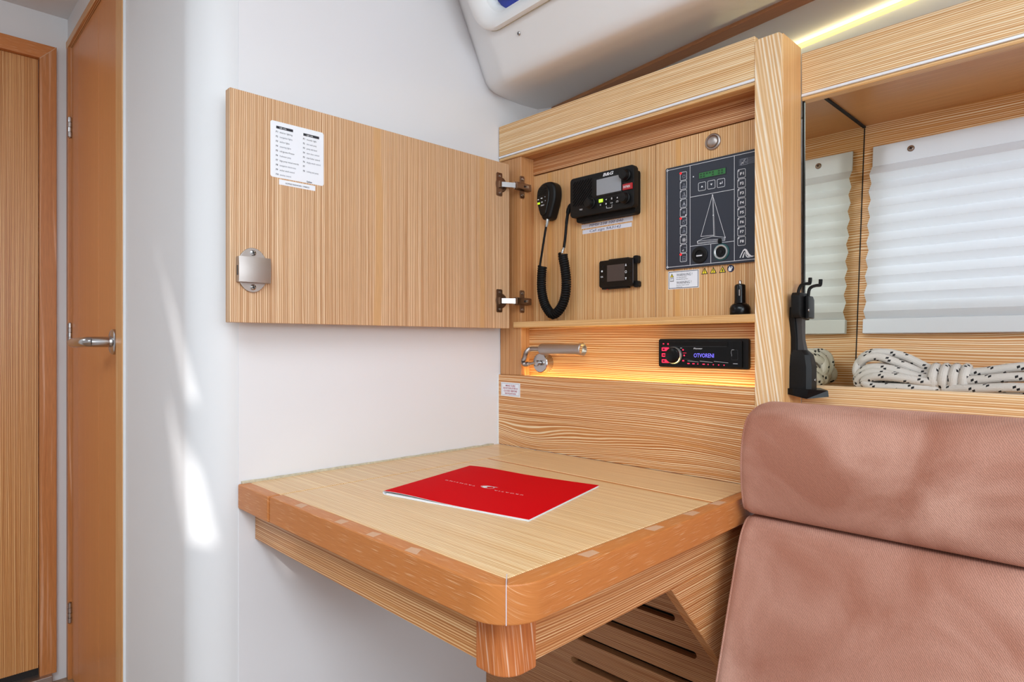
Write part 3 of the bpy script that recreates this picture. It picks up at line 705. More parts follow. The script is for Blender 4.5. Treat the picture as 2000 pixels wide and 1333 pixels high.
def tri(m, x, y, s_, c, sign):
    p = [(x - s_ * 0.5, y), (x + s_ * 0.5, y), (x, y + s_ * 0.9)]
    m.poly(p, c, 'ink'); k = 0.70; cy = y + s_ * 0.3
    m.poly([(x + (a - x) * k, cy + (b - cy) * k) for a, b in p], c + 0.0002, 'yellow_sign')
    if sign == '!':
        m.line((x, y + s_ * 0.28), (x, y + s_ * 0.60), s_ * 0.09, c + 0.0004, 'ink'); m.disc(x, y + s_ * 0.17, s_ * 0.05, c + 0.0004, 'ink', 10)
    elif sign == 'bolt':
        m.pline([(x + s_ * .04, y + s_ * .62), (x - s_ * .06, y + s_ * .40), (x + s_ * .05, y + s_ * .38), (x - s_ * .02, y + s_ * .14)], s_ * 0.08, c + 0.0004, 'ink')
    else:
        m.poly([(x - s_ * .14, y + s_ * .20), (x - s_ * .05, y + s_ * .13), (x + s_ * .08, y + s_ * .13), (x + s_ * .15, y + s_ * .24), (x + s_ * .08, y + s_ * .42), (x + s_ * .02, y + s_ * .60), (x - s_ * .05, y + s_ * .44)], c + 0.0004, 'ink')
        m.poly([(x - s_ * .05, y + s_ * .17), (x + s_ * .03, y + s_ * .17), (x - s_ * .01, y + s_ * .34)], c + 0.0006, 'yellow_sign')
def dr(m, c):
    m.rline(0.0012, 0.0650, 0.0012, 0.0338, 0.0003, 0.0010, c, 'ink')
    tri(m, 0.0085, 0.0232, 0.0085, c, '!')
    m.poly([(0.0045, 0.0150), (0.0125, 0.0150), (0.0125, 0.0215), (0.0105, 0.0222), (0.0085, 0.0212), (0.0065, 0.0222), (0.0045, 0.0215)], c, 'ink')
    m.poly([(0.0052, 0.0162), (0.0082, 0.0158), (0.0082, 0.0204), (0.0066, 0.0213), (0.0052, 0.0207)], c + .0002, 'paper')
    m.poly([(0.0088, 0.0158), (0.0118, 0.0162), (0.0118, 0.0207), (0.0104, 0.0213), (0.0088, 0.0204)], c + .0002, 'paper')
    m.text('WARNUNG !', 0.0185, 0.0246, 0.0072, c, 'ink', width=0.034)
    m.text('Vor Inbetriebnahme', 0.0185, 0.0212, 0.0030, c, 'ink', width=0.022); m.text('Betriebsanleitung lesen.', 0.0185, 0.0176, 0.0030, c, 'ink', width=0.025)
    m.text('WARNING !', 0.0185, 0.0096, 0.0072, c, 'ink', width=0.032)
    m.text('Read the owner\'s manual', 0.0185, 0.0062, 0.0030, c, 'ink', width=0.027); m.text('before use.', 0.0185, 0.0028, 0.0030, c, 'ink', width=0.013)
sticker(br, 'warning_label', onY(-0.6658, 1.0852, 0.1047), 0.0662, 0.0350, 'paper', 'white label reading WARNUNG and WARNING', dr)
for x, sg, nm in ((-0.588, '!', 'exclamation mark'), (-0.5704, 'bolt', 'lightning bolt'), (-0.5522, 'flame', 'flame')):
    m = MB(onY(x, 1.0852, 0.1290)); s_ = 0.0135
    m.prism([(-s_ / 2, 0), (s_ / 2, 0), (0, s_ * .9)], 0, 0.0004, 'ink'); tri(m, 0, 0, s_, 0.0006, sg)
    m.build('warning_triangle', br, label='yellow warning triangle with a ' + nm)
m = MB(onY(-0.5363, 1.0852, 0.1352)); m.lathe([(0.0066, 0), (0.0066, 0.0004)], 'navy_sign', k=24)
m.disc(-0.0018, 0.0022, 0.0016, 0.0006, 'print_white', 12).poly([(-.004, -.0045), (.0012, -.0045), (.002, -.001), (.0038, .001), (.0032, .0026), (.001, .0008), (-.001, .0012), (-.0045, .001)], 0.0006, 'print_white').disc(0.0022, 0.0028, 0.0012, 0.0006, 'print_white', 10)
m.build('instruction_sign', br, label='round navy sign of a figure reading a manual')
lp = [c for c in nc.children if c.name.startswith('lower_panel')][0]
def dr(m, c):
    m.rline(0.0025, 0.0615, 0.0025, 0.0305, 0.0003, 0.0007, c, 'print_grey')
    for k, (s_, w) in enumerate((('MAKE SURE', .032), ('BOWTHRUSTER IS', .048), ('CLOSED BEFORE', .045), ('NAVIGATION!', .037))):
        m.text(s_, 0.032, 0.0234 - 0.0062 * k, 0.0056, c, 'ink_red', 'C', bold=0.015, width=w)
sticker(lp, 'warning_label', Fr((-1.0952, 1.04, -0.1268), (1, 0, -0.01), (0, 0, 1), (0, -1, 0)), 0.0641, 0.0330, 'paper', 'white label with red print MAKE SURE BOWTHRUSTER IS CLOSED', dr)

# cabinet door swung open against the bulkhead
DX = -1.050
dr_o = MB().box(DX - 0.019, DX, 0.3885, 1.0235, 0.0335, 0.4165, 'oak_door', 0.0014, 2).build('door', nc, label='open oak cabinet door with vertical grain')
# latch
lt_ = MB(onX(DX, 0.4248, 0.1208)); el = [(0.0262 * math.cos(2 * PI * i / 40), 0.0372 * math.sin(2 * PI * i / 40)) for i in range(40)]
lt_.prism(el, 0, 0.0035, 'satin_steel', 0.0012)
cv = []; fcs = []; nA, nB = 8, 6
for i in range(nA + 1):
    for j in range(nB + 1):
        a = -0.0264 + 0.0528 * i / nA; b = -0.0210 + 0.0415 * j / nB
        cv.append((a * (1.0 if abs(b) < .021 else 1.0), b, 0.0165 - 0.0030 * (2 * i / nA - 1) ** 2 - 0.0012 * (2 * j / nB - 1) ** 2))
for i in range(nA):
    for j in range(nB):
        p = i * (nB + 1) + j; fcs.append((p, p + nB + 1, p + nB + 2, p + 1))
nt_ = len(cv); rim = [i * (nB + 1) for i in range(nA + 1)] + [nA * (nB + 1) + j for j in range(1, nB + 1)] + [i * (nB + 1) + nB for i in range(nA - 1, -1, -1)] + [j for j in range(nB - 1, 0, -1)]
base = []
for q in rim: base.append(len(cv)); cv.append((cv[q][0] * 1.0, cv[q][1] * 1.0, 0.001))
for i in range(len(rim)):
    j = (i + 1) % len(rim); fcs.append((rim[i], base[i], base[j], rim[j]))
lt_.add(cv, fcs, 'satin_steel')
lt_.box(-0.0267, -0.0262, -0.010, 0.006, 0.004, 0.009, 'grey_plastic')
for b in (0.0285, -0.0285):
    lt_.lathe([(0.0048, 0.0035), (0.0048, 0.005), (0.003, 0.0062), (0, 0.0064)], 'chrome', at=(0.0, b, 0), k=16)
    lt_.line((-0.003, b - .001), (0.003, b + .001), 0.0013, 0.0068, 'gap_dark'); lt_.line((-0.001, b + .003), (0.001, b - .003), 0.0013, 0.0068, 'gap_dark')
lt_.build('latch', dr_o, label='brushed metal latch with rounded ends and two screws', smooth=30)
# concealed hinges
for zc in (0.3640, 0.0965):
    hg = MB(onX(DX, 0.9900, zc))
    hg.rbox(-0.0092, 0.0088, -0.0265, 0.0265, 0, 0.0022, 0.003, 'dark_steel', 0.0005)
    hg.lathe([(0.0170, 0.0), (0.0170, 0.0016), (0.0150, 0.0020), (0.0140, 0.0012)], 'dark_steel', at=(0.0060, 0, 0), k=28)
    for b in (0.0195, -0.0195): hg.lathe([(0.0032, 0.0022), (0.0028, 0.0036), (0, 0.004)], 'chrome', at=(0.001, b, 0), k=14)
    hg.box(-0.002, 0.008, -0.008, 0.008, 0.002, 0.0055, 'dark_steel', 0.001)
    # crank arm from the cup to the arm on the side panel
    hg.add([(0.005, -0.0056, 0.003), (0.035, -0.0056, 0.0185), (0.035, 0.0056, 0.0185), (0.005, 0.0056, 0.003), (0.003, -0.0056, 0.0065), (0.034, -0.0056, 0.0225), (0.034, 0.0056, 0.0225), (0.003, 0.0056, 0.0065)],
           [(3, 2, 1, 0), (4, 5, 6, 7), (0, 1, 5, 4), (2, 3, 7, 6), (1, 2, 6, 5), (3, 0, 4, 7)], 'chrome')
    a0 = 1.0 - 0.99
    hg.box(0.032, 0.080, -0.0078, 0.0078, 0.0175, 0.0275, 'dark_steel', 0.0015)
    hg.box(0.030, 0.078, -0.0090, 0.0090, 0.0172, 0.0190, 'dark_steel', 0.0005, 1)
    hg.rbox(0.050, 0.0640, -0.026, 0.026, 0.0171, 0.0198, 0.003, 'dark_steel', 0.0006)
    for b in (0.019, -0.019): hg.lathe([(0.0036, 0.0198), (0.0030, 0.0215), (0, 0.022)], 'chrome', at=(0.057, b, 0), k=14)
    hg.lathe([(0.0042, 0.0275), (0.0036, 0.0290), (0, 0.0294)], 'chrome', at=(0.0655, 0, 0), k=14).lathe([(0.0026, 0.0275), (0.002, 0.029), (0, 0.029)], 'gap_dark', at=(0.0570, 0, 0), k=10)
    hg.build('hinge', dr_o, label='nickel concealed cabinet hinge', smooth=30)
def dr(m, c):
    m.rbox
    for (x, hd, rows) in ((0.0100, 'left side', ['interior lighting', 'navigation lights', 'anchor lights', 'steaming lights', 'refrigerator/freezer', 'freshwater pump', 'bilge pump manual override', 'navigation electronics', 'anchor winch control', 'winches control']),
                          (0.0590, 'right side', ['transfer light', 'deck wash pump', 'pump with lever', 'stern door control', 'main furler control', 'dinghy winch control', '', 'holding tank pump'])):
        top = 0.0885 if x < 0.03 else 0.0872
        m.quad(x, x + 0.030, top - 0.0045, top, c, 'ink')
        m.text(hd, x + 0.006, top - 0.0036, 0.0040, c + .0002, 'print_white', width=0.012)
        for k, s_ in enumerate(rows):
            y = top - 0.0115 - 0.0081 * k
            m.text('F%d' % (k + 1), x - 0.0005, y, 0.0042, c, 'ink', bold=0.02, width=0.0034 if k < 9 else 0.0046)
            if s_: m.text(s_, x + 0.0062, y, 0.0042, c, 'ink_soft' if k % 2 else 'ink', width=0.00130 * len(s_) + .0005)
        if x > 0.03: m.text('Options', x + 0.0062, top - 0.0115 - 0.0081 * 9.2, 0.0042, c, 'ink', bold=0.03, width=0.010)
sticker(dr_o, 'legend_label', onX(DX, 0.4557, 0.2835), 0.0980, 0.0962, 'paper', 'white printed legend of switch functions', dr, r=0.004)
def dr(m, c): m.text('GOPREE PASSWORD: 19980221', 0.0110, 0.0026, 0.0036, c, 'ink', bold=0.01, width=0.044)
sticker(dr_o, 'password_label', Fr((DX, 0.4709, 0.2722), (0, 1, -0.003), (0, 0, 1), (1, 0, 0)), 0.0664, 0.0090, 'paper', 'narrow white label below the legend', dr)

# ================================================================== instruments
# ---- marine radio
vr = thing('marine_radio', 'black marine VHF radio with grey screen and red distress flap', 'radio', (-0.81, 1.0866, 0.27))
F_ = onY(-0.8928, 1.0553, 0.2725)
m = MB(F_)
m.rbox(0.008, 0.162, -0.010, 0.080, -0.0313, -0.012, 0.006, 'black_rubber', 0.001)
m.rbox(0.000, 0.1671, 0.0, 0.0862, -0.0160, 0.0, 0.008, 'black_plastic', 0.0025)
m.build('body', vr)
gr = MB(F_)
for k in range(13):   # raised diagonal ribs of the loudspeaker grille
    b0 = 0.018 + k * 0.0075 - 0.030
    p, q = [0.0085, b0], [0.060, b0 + 0.052]
    lo_, hi_ = 0.024, 0.0775
    if q[1] > hi_: q = [p[0] + (hi_ - b0) * (0.0515 / 0.052), hi_]
    if p[1] < lo_: p = [p[0] + (lo_ - b0) * (0.0515 / 0.052), lo_]
    if q[1] - p[1] > 0.006:
        d = Vector((q[0] - p[0], q[1] - p[1])).normalized(); n_ = Vector((-d.y, d.x)) * 0.0013
        gr.prism([(p[0] - n_.x, p[1] - n_.y), (q[0] - n_.x, q[1] - n_.y), (q[0] + n_.x, q[1] + n_.y), (p[0] + n_.x, p[1] + n_.y)], 0.0, 0.0014, 'black_rubber', 0.0003, 1)
gr.build('speaker_grille', vr)
m = MB(F_); m.rbox(0.068, 0.140, 0.034, 0.074, 0.0, 0.0012, 0.002, 'black_gloss'); m.rbox(0.0745, 0.1370, 0.0375, 0.0705, 0.0012, 0.0016, 0.001, 'screen_grey'); m.build('screen', vr)
for x, y, r, n_ in ((0.1480, 0.0665, 0.0105, 0), (0.1465, 0.0205, 0.0105, 1), (0.0585, 0.0240, 0.0105, 2)):
    k = MB(F_); k.lathe([(r * 1.15, 0), (r * 1.15, 0.003), (r, 0.004), (r * 0.92, 0.012), (r * 0.85, 0.0135), (r * .6, .0138), (0, 0.0134)], 'black_plastic', at=(x, y, 0), k=26)
    k.build('knob', vr, smooth=40)
m = MB(F_); m.rbox(0.1415, 0.1645, 0.0365, 0.0490, 0, 0.0030, 0.001, 'red_plastic', 0.0006); m.text('DISTRESS', 0.1435, 0.0405, 0.0062, 0.0034, 'print_white', bold=0.02, width=0.0165); m.build('distress_flap', vr, label='red flap printed DISTRESS')
m = MB(F_)
m.text('B&G', 0.0900, 0.0752, 0.0088, 0.0004, 'print_white', shear=0.25, bold=0.03, width=0.0275)
m.text('V60', 0.0270, 0.0132, 0.0050, 0.0004, 'print_white', bold=0.01, width=0.0082)
m.build('lettering', vr, label='white maker name and type lettering')
def vkey(i, x, y):
    k = MB(F_); k.rbox(x - 0.0050, x + 0.0050, y - 0.0034, y + 0.0034, 0, 0.0012, 0.001, 'key_green' if i == 0 else 'black_rubber'); c = 0.0015; w = 0.0008
    if i == 0: k.rline(0.0825, 0.0875, 0.0235, 0.0270, 0.0005, 0.0006, c, 'print_white')
    if i == 1: k.poly([(0.0972, .0252), (.1012, .0236), (.1002, .0252), (.1012, .0270)], c, 'print_white')
    if i == 2: k.rbox(0.1118, 0.1146, 0.0232, 0.0262, 0, c, 0.0006, 'print_white').ring(0.1132, 0.0262, 0.0008, 0.0014, c, 'print_white', 10)
    if i == 3: k.poly([(.1258, .0232), (.1292, .0232), (.1285, .0250), (.1275, .0268), (.1265, .0250)], c, 'print_white')
    if i == 4: k.pline([(.0833, .0150), (.0857, .0176)], w, c, 'print_white').pline([(.0857, .0150), (.0833, .0176)], w, c, 'print_white')
    if i == 5: k.poly([(.0976, .0152), (.0992, .0145), (.1010, .0160), (.1000, .0182), (.0980, .0180)], c, 'print_white')
    if i == 6: k.text('MOB', 0.1132, 0.0150, 0.0034, c, 'print_white', 'C', width=0.0060)
    if i == 7: k.text('16/9', 0.1275, 0.0150, 0.0034, c, 'print_white', 'C', width=0.0060).quad(.1252, .1298, .0178, .0186, c, 'print_white')
    k.build('key', vr, label='lime green key' if i == 0 else None)
for i, (x, y) in enumerate(((0.0850, 0.0252), (0.0992, 0.0252), (0.1132, 0.0250), (0.1275, 0.0248), (0.0845, 0.0163), (0.0992, 0.0166), (0.1132, 0.0164), (0.1275, 0.0162))): vkey(i, x, y)
m = MB(F_); w = 0.0008
m.pline([(.0992, .0118), (.0992, .0075), (.1040, .0070)], w, 0.0004, 'print_white').pline([(.1132, .0105), (.1132, .0072), (.1090, .0068)], w, 0.0004, 'print_white').text('SCAN', .1066, .0058, .0030, .0004, 'print_white', 'C', width=.0044)
m.text('WX', .1132, .0112, .0028, .0004, 'print_white', 'C', width=.0040)
m.build('scan_bracket', vr)

# ---- fist microphone with curly cord
mc = thing('fist_microphone', 'black fist microphone hanging on the panel with a curly cord', 'microphone', (-0.965, 1.0866, 0.055))
Fm = Fr((-0.9690, 1.0640, 0.3225), (1, 0, 0.02), (0, 0, 1), (0, -1, 0))
outm = [(-0.0075, -0.0405), (0.0100, -0.0405), (0.0165, -0.0300), (0.0265, -0.0020), (0.0290, 0.0150), (0.0270, 0.0310), (0.0190, 0.0410), (0.0050, 0.0445), (-0.0120, 0.0425), (-0.0235, 0.0330), (-0.0270, 0.0160), (-0.0255, -0.0020), (-0.0150, -0.0300)]
om = [(p.x, p.y) for p in spline([(a, b, 0) for a, b in outm], 4, True)]
m = MB(Fm); m.prism(om, -0.0226, 0.0060, 'black_plastic', 0.0065, 3); m.build('housing', mc, smooth=45)
m = MB(Fm); m.prism([(a * 0.66 - 0.006, b * 0.80 + 0.002) for a, b in om], 0.006, 0.0082, 'black_gloss', 0.001, 1)
for k in range(5): m.box(-0.0200 + 0.0015 * abs(k - 1.2), 0.0075 - 0.001 * abs(k - 1.2), 0.0165 + 0.0038 * k, 0.0178 + 0.0038 * k, 0.0080, 0.0088, 'black_rubber')
for x, y, mt, ww in ((-0.0190, .0070, 'print_white', .0040), (-.0085, .0085, 'print_white', .0052), (.0020, .0100, 'print_grey', .0022), (-.0175, -.0020, 'key_green', .0070), (-.0075, -.0005, 'print_white', .0040), (.0030, .0010, 'print_grey', .0020)):
    h_ = 0.0044 if mt == 'key_green' else 0.0020
    m.rbox(x - ww / 2, x + ww / 2, y - h_ / 2, y + h_ / 2, 0.008, 0.0088, 0.0006, mt)
m.text('B&G', -0.0055, -0.0092, 0.0038, 0.0086, 'print_white', 'C', shear=0.25, bold=0.02, width=0.0105)
m.build('key_face', mc, label='glossy keypad with tiny white and green keys')
m = MB(); m.tube([(-0.9665, 1.064, 0.2830), (-0.9668, 1.063, 0.2745), (-0.9690, 1.062, 0.2650)], [0.0040, 0.0036, 0.0028], 'silver_rim', 10); m.build('strain_relief', mc)
cord = MB()
cord.tube(spline([(-0.9685, 1.062, 0.2700), (-0.9745, 1.061, 0.2400), (-0.9820, 1.061, 0.2050), (-0.9868, 1.061, 0.1820), (-0.9860, 1.0605, 0.1760)], 6), 0.0026, 'black_rubber', 8)
axis_p = spline([(-0.9810, 1.062, 0.1760), (-0.9835, 1.062, 0.1500), (-0.9830, 1.062, 0.1200), (-0.9740, 1.062, 0.0900), (-0.9560, 1.062, 0.0675), (-0.9420, 1.062, 0.0655), (-0.9235, 1.062, 0.0800), (-0.9120, 1.062, 0.1050), (-0.9090, 1.062, 0.1350), (-0.9125, 1.062, 0.1650), (-0.9180, 1.062, 0.1880), (-0.9190, 1.062, 0.1990)], 14)
Lc = [0.0]
for i in range(1, len(axis_p)): Lc.append(Lc[-1] + (axis_p[i] - axis_p[i - 1]).length)
def at_len(s):
    for i in range(1, len(Lc)):
        if Lc[i] >= s:
            t = (s - Lc[i - 1]) / max(Lc[i] - Lc[i - 1], 1e-9); return axis_p[i - 1].lerp(axis_p[i], t), (axis_p[i] - axis_p[i - 1]).normalized()
    return axis_p[-1], (axis_p[-1] - axis_p[-2]).normalized()
turns = int(Lc[-1] / 0.0051); hp = []; per = 12
for i in range(turns * per + 1):
    s_ = Lc[-1] * i / (turns * per); P, T = at_len(s_); a = 2 * PI * i / per
    N_ = Vector((0, -1, 0)); B = T.cross(N_).normalized()
    hp.append(P + N_ * math.cos(a) * 0.0088 + B * math.sin(a) * 0.0088)
cord.tube(hp, 0.00255, 'black_rubber', 6)
cord.tube(spline([(-0.9180, 1.058, 0.1990), (-0.9175, 1.06, 0.2060), (-0.9150, 1.061, 0.2120)], 4), 0.0028, 'silver_rim', 8)
cord.tube(spline([(-0.9150, 1.061, 0.2115), (-0.9118, 1.062, 0.2350), (-0.9100, 1.063, 0.2600), (-0.9085, 1.066, 0.2850), (-0.9030, 1.067, 0.3020), (-0.8920, 1.067, 0.3060)], 5), [0.0030] * 11 + [0.0034] * 5 + [0.0048] * 10, 'black_rubber', 8)
cord.build('curly_cord', mc, smooth=60)

# ---- heater controller
hc = thing('heater_controller', 'small black control panel with brown screen and arrow keys', 'controller', (-0.776, 1.0866, 0.115))
Fh = onY(-0.8244, 1.0700, 0.1164)
m = MB(Fh)
m.rbox(0.001, 0.0862, 0.0, 0.0575, -0.0166, -0.001, 0.004, 'black_plastic', 0.001).rbox(0.0, 0.0865, 0.0010, 0.0572, -0.004, 0.0, 0.0045, 'black_gloss', 0.001)
m.box(0.022, 0.072, 0.0565, 0.0598, -0.0150, -0.004, 'black_plastic', 0.001).rbox(0.082, 0.0945, 0.046, 0.062, -0.0160, -0.006, 0.004, 'black_plastic', 0.001).rbox(0.083, 0.0955, -0.003, 0.010, -0.0160, -0.006, 0.003, 'black_plastic', 0.001)
m.box(0.004, 0.070, -0.0030, 0.002, -0.015, -0.004, 'black_plastic', 0.001).box(0.0168, 0.0190, -0.0038, -0.0026, -0.008, -0.004, 'red_plastic')
m.quad(0.0862, 0.0866, 0.006, 0.054, 0.0002, 'print_grey')
m.build('case', hc)
m = MB(Fh); m.box(0.0217, 0.0659, 0.0122, 0.0464, 0, 0.0008, 'screen_brown'); m.build('screen', hc)
m = MB(Fh); c = 0.0006
m.disc(0.0083, 0.0351, 0.0021, c, 'print_white').text('OK', 0.0083, 0.0218, 0.0046, c, 'print_white', 'C', bold=0.02, width=0.0064)
m.poly([(0.0672, 0.0415), (0.0712, 0.0415), (0.0692, 0.0468)], c, 'print_white').poly([(0.0672, 0.0180), (0.0692, 0.0127), (0.0712, 0.0180)], c, 'print_white').band(rrect(.0670, .0714, .0268, .0322, .0020), rrect(.0678, .0706, .0276, .0314, .0013), c, 'print_white')
m.build('lettering', hc, label='white arrow and OK symbols')
for x, y in ((0.0790, 0.0440), (0.0790, 0.0295), (0.0790, 0.0155), (0.0110, 0.0450), (0.0110, 0.0150)):
    MB(Fh).lathe([(0.0026, 0), (0.0022, 0.0008), (0, 0.0010)], 'black_plastic', at=(x, y, 0), k=14).build('key', hc)

# ---- switch panel
sp_ = thing('switch_panel', 'dark navy electrical switch panel with sailing boat drawing and F1 to F8 buttons', 'control panel', (-0.575, 1.0852, 0.1433))
Fp = onY(-0.6686, 1.0800, 0.1433)
m = MB(Fp); m.rbox(0.0, 0.190, 0.0, 0.1987, -0.0052, 0.0, 0.003, 'navy_panel', 0.0005)
c = 0.0003; w = 0.0008; PW = 'print_white'
m.rline(0.0035, 0.1865, 0.0040, 0.1945, 0.0008, w, c, PW)
for x in (0.0534, 0.1417): m.line((x, 0.0040), (x, 0.1945), w, c, PW)
m.line((0.0534, 0.1338), (0.1417, 0.1338), w, c, PW).line((0.0534, 0.0403), (0.1417, 0.0403), w, c, PW).line((0.0960, 0.0040), (0.0960, 0.0403), w, c, PW)
for x, y in ((0.0042, 0.1942), (0.0042, 0.0046)): m.disc(x, y, 0.0022, c + .0001, PW, 14).disc(x, y, 0.0010, c + .0003, 'navy_dark', 10)
m.disc(0.0603, 0.1716, 0.0013, c, PW, 12)
# sailing boat
m.pline([(0.0994, 0.1306), (0.0758, 0.0563), (0.1010, 0.0560)], 0.0007, c, PW).pline([(0.0998, 0.1306), (0.1016, 0.0540)], 0.0006, c, PW).pline([(0.1004, 0.1300), (0.1036, 0.0540)], 0.0005, c, PW).pline([(0.0994, 0.1306), (0.1241, 0.0492)], 0.0007, c, PW)
m.pline([(0.0686, 0.0485), (0.0800, 0.0520), (0.1000, 0.0540), (0.1241, 0.0492), (0.1235, 0.0432), (0.0690, 0.0432), (0.0686, 0.0485), (0.1238, 0.0470)], 0.0006, c, PW).pline([(0.0690, 0.0450), (0.1236, 0.0452)], 0.0005, c, PW)
for x, y in ((0.0994, 0.1306), (0.1008, 0.0927), (0.1241, 0.0492), (0.0690, 0.0470)): m.disc(x, y, 0.0011, c + .0001, PW, 10)
# supplier mark and wave emblem
for k in range(5):
    y = 0.1748 + 0.0024 * k
    m.line((0.1505, y), (0.1860, y + 0.0004), 0.0004, c, 'print_grey')
m.rline(0.1535, 0.1665, 0.1740, 0.1855, 0.0005, 0.0004, c + .0001, 'print_grey').pline([(.1545, .1755), (.1565, .1795), (.1580, .1765), (.1600, .1815), (.1625, .1845)], 0.0006, c + .0001, PW).pline([(.1580, .1835), (.1640, .1775), (.1655, .1790)], 0.0005, c + .0001, 'print_grey')
m.poly([(.1515, .0090), (.1545, .0160), (.1580, .0225), (.1615, .0245), (.1650, .0225), (.1690, .0150), (.1730, .0110), (.1790, .0100), (.1740, .0085), (.1680, .0100), (.1640, .0150), (.1615, .0215), (.1590, .0205), (.1555, .0140), (.1530, .0088)], c, PW)
m.poly([(.1565, .0088), (.1580, .0130), (.1605, .0185), (.1618, .0180), (.1600, .0130), (.1590, .0086)], c, PW).poly([(.1620, .0180), (.1655, .0105), (.1720, .0080), (.1660, .0082), (.1630, .0110)], c, PW)
m.build('face_plate', sp_)
m = MB(Fp); m.box(0.0705, 0.1265, 0.1640, 0.1772, 0, 0.0006, 'navy_dark').box(0.0725, 0.1248, 0.1655, 0.1757, 0.0006, 0.0009, 'lcd_green')
for k in range(8): m.quad(0.0745 + 0.0060 * k, 0.0785 + 0.0060 * k, 0.1712, 0.1742, 0.0011, 'lcd_text') if k not in (5,) else None
for k in (0, 1, 4, 6, 7): m.quad(0.0745 + 0.0060 * k, 0.0785 + 0.0060 * k, 0.1668, 0.1698, 0.0011, 'lcd_text')
m.build('display', sp_, label='green LCD display')
def key(a, b, w_, h_):
    k = MB(Fp)
    k.rbox(a - w_ / 2, a + w_ / 2, b - h_ / 2, b + h_ / 2, 0.0001, 0.0007, 0.0024, 'navy_panel'); k.rline(a - w_ / 2, a + w_ / 2, b - h_ / 2, b + h_ / 2, 0.0024, 0.0007, 0.0009, PW)
    return k
for i, (x, y) in enumerate(((0.0785, 0.1500), (0.0974, 0.1500), (0.1164, 0.1496))):
    k = key(x, y, 0.0155, 0.0160)
    if i == 0: k.poly([(x - .0022, y - .0018), (x + .0022, y - .0018), (x, y + .0018)], 0.0010, PW)
    elif i == 1: k.poly([(x - .0022, y + .0018), (x, y - .0018), (x + .0022, y + .0018)], 0.0010, PW)
    else: k.pline([(x + .0026, y + .0026), (x + .0026, y - .0006), (x - .0006, y - .0006)], 0.0011, 0.0010, PW).poly([(x - .0030, y - .0006), (x - .0004, y - .0028), (x - .0004, y + .0016)], 0.0010, PW)
    k.build('button', sp_)
for i in range(8):
    x, y = 0.1556, 0.1595 - 0.01728 * i
    k = key(x, y, 0.0150, 0.0160); k.text('F%d' % (i + 1), x + .0008, y - .0026, 0.0068, 0.0010, PW, 'C', bold=0.02, width=0.0070)
    k.disc(x - .0056, y + .0058, 0.0016, 0.0011, PW, 10).disc(x - .0056, y + .0058, 0.0008, 0.0013, 'navy_dark', 8); k.build('button', sp_)
for i in range(10):
    x, y = 0.0396, 0.1767 - 0.01737 * i
    k = key(x, y, 0.0145, 0.0162); c = 0.0010; w = 0.0005; X = x + 0.0012; Y = y - 0.0010
    G = 'print_grey'
    if i == 0:
        k.ring(X, Y, 0.0022, 0.0027, c, G, 14)
        for t in range(8): k.line((X + .0032 * math.cos(t * PI / 4), Y + .0032 * math.sin(t * PI / 4)), (X + .0042 * math.cos(t * PI / 4), Y + .0042 * math.sin(t * PI / 4)), w, c, G)
    elif i in (1, 2, 3):
        k.pline([(X, Y + .0045), (X - .0026, Y - .0018), (X + .0026, Y - .0018), (X, Y + .0045)], w, c, G).pline([(X - .0040, Y - .0024), (X + .0040, Y - .0024), (X + .0034, Y - .0044), (X - .0034, Y - .0044), (X - .0040, Y - .0024)], w, c, G)
        if i == 2: k.line((X + .001, Y + .004), (X + .001, Y - .002), w, c, PW)
        if i == 3: k.poly([(X - .001, Y - .0014), (X + .0012, Y - .0014), (X + .0004, Y + .0026)], c, PW)
    elif i == 4:
        for t in range(4): k.line((X - .0032 * math.cos(t * PI / 4), Y + .001 - .0032 * math.sin(t * PI / 4)), (X + .0032 * math.cos(t * PI / 4), Y + .001 + .0032 * math.sin(t * PI / 4)), w, c, G)
        k.disc(X + .0038, Y - .0050, .0012, c, PW, 8)
    elif i == 5:
        k.ring(X - .0012, Y - .0016, .0022, .0027, c, G, 12).ring(X + .0030, Y + .0030, .0010, .0015, c, G, 10).pline([(X - .0030, Y), (X - .0010, Y + .0036), (X + .0006, Y)], w, c, G)
    elif i == 6:
        k.pline([(X - .0040, Y - .003), (X - .0020, Y - .003), (X - .0020, Y + .001), (X + .0020, Y + .001), (X + .0020, Y - .003), (X + .0045, Y - .003)], w, c, G).ring(X, Y - .0016, .0012, .0017, c, G, 10).line((X, Y + .001), (X, Y + .0045), w, c, G).line((X - .002, Y + .0045), (X + .002, Y + .0045), w, c, G)
    elif i == 7:
        for t in range(8): k.line((X + .0012 * math.cos(t * PI / 4), Y + .0012 * math.sin(t * PI / 4)), (X + .0040 * math.cos(t * PI / 4), Y + .0040 * math.sin(t * PI / 4)), .0008, c, PW)
    elif i == 8:
        k.line((X - .004, Y - .003), (X - .0002, Y - .0022), .0008, c, PW).line((X - .002, Y - .0045), (X - .0015, Y - .0005), .0007, c, PW).pline([(X - .001, Y + .0025), (X + .003, Y + .0030), (X + .004, Y + .0012)], w, c, G)
    else:
        k.pline([(X - .0035, Y - .0045), (X + .0035, Y - .0045), (X + .0022, Y - .0012), (X + .0030, Y + .0030), (X - .0026, Y + .0030), (X - .0022, Y - .0012), (X - .0035, Y - .0045)], w, c, G).line((X - .003, Y - .0012), (X + .003, Y - .0012), w, c, G)
    if i in (0, 5, 9): k.lathe([(0.0021, 0.0008), (0.0018, 0.0018), (0, 0.0022)], 'led_red', at=(x - .0058, y + .0062, 0), k=12)
    else: k.disc(x - .0054, y + .0060, 0.0014, 0.0011, PW, 10).disc(x - .0054, y + .0060, 0.0007, 0.0013, 'navy_dark', 8)
    k.build('button', sp_)
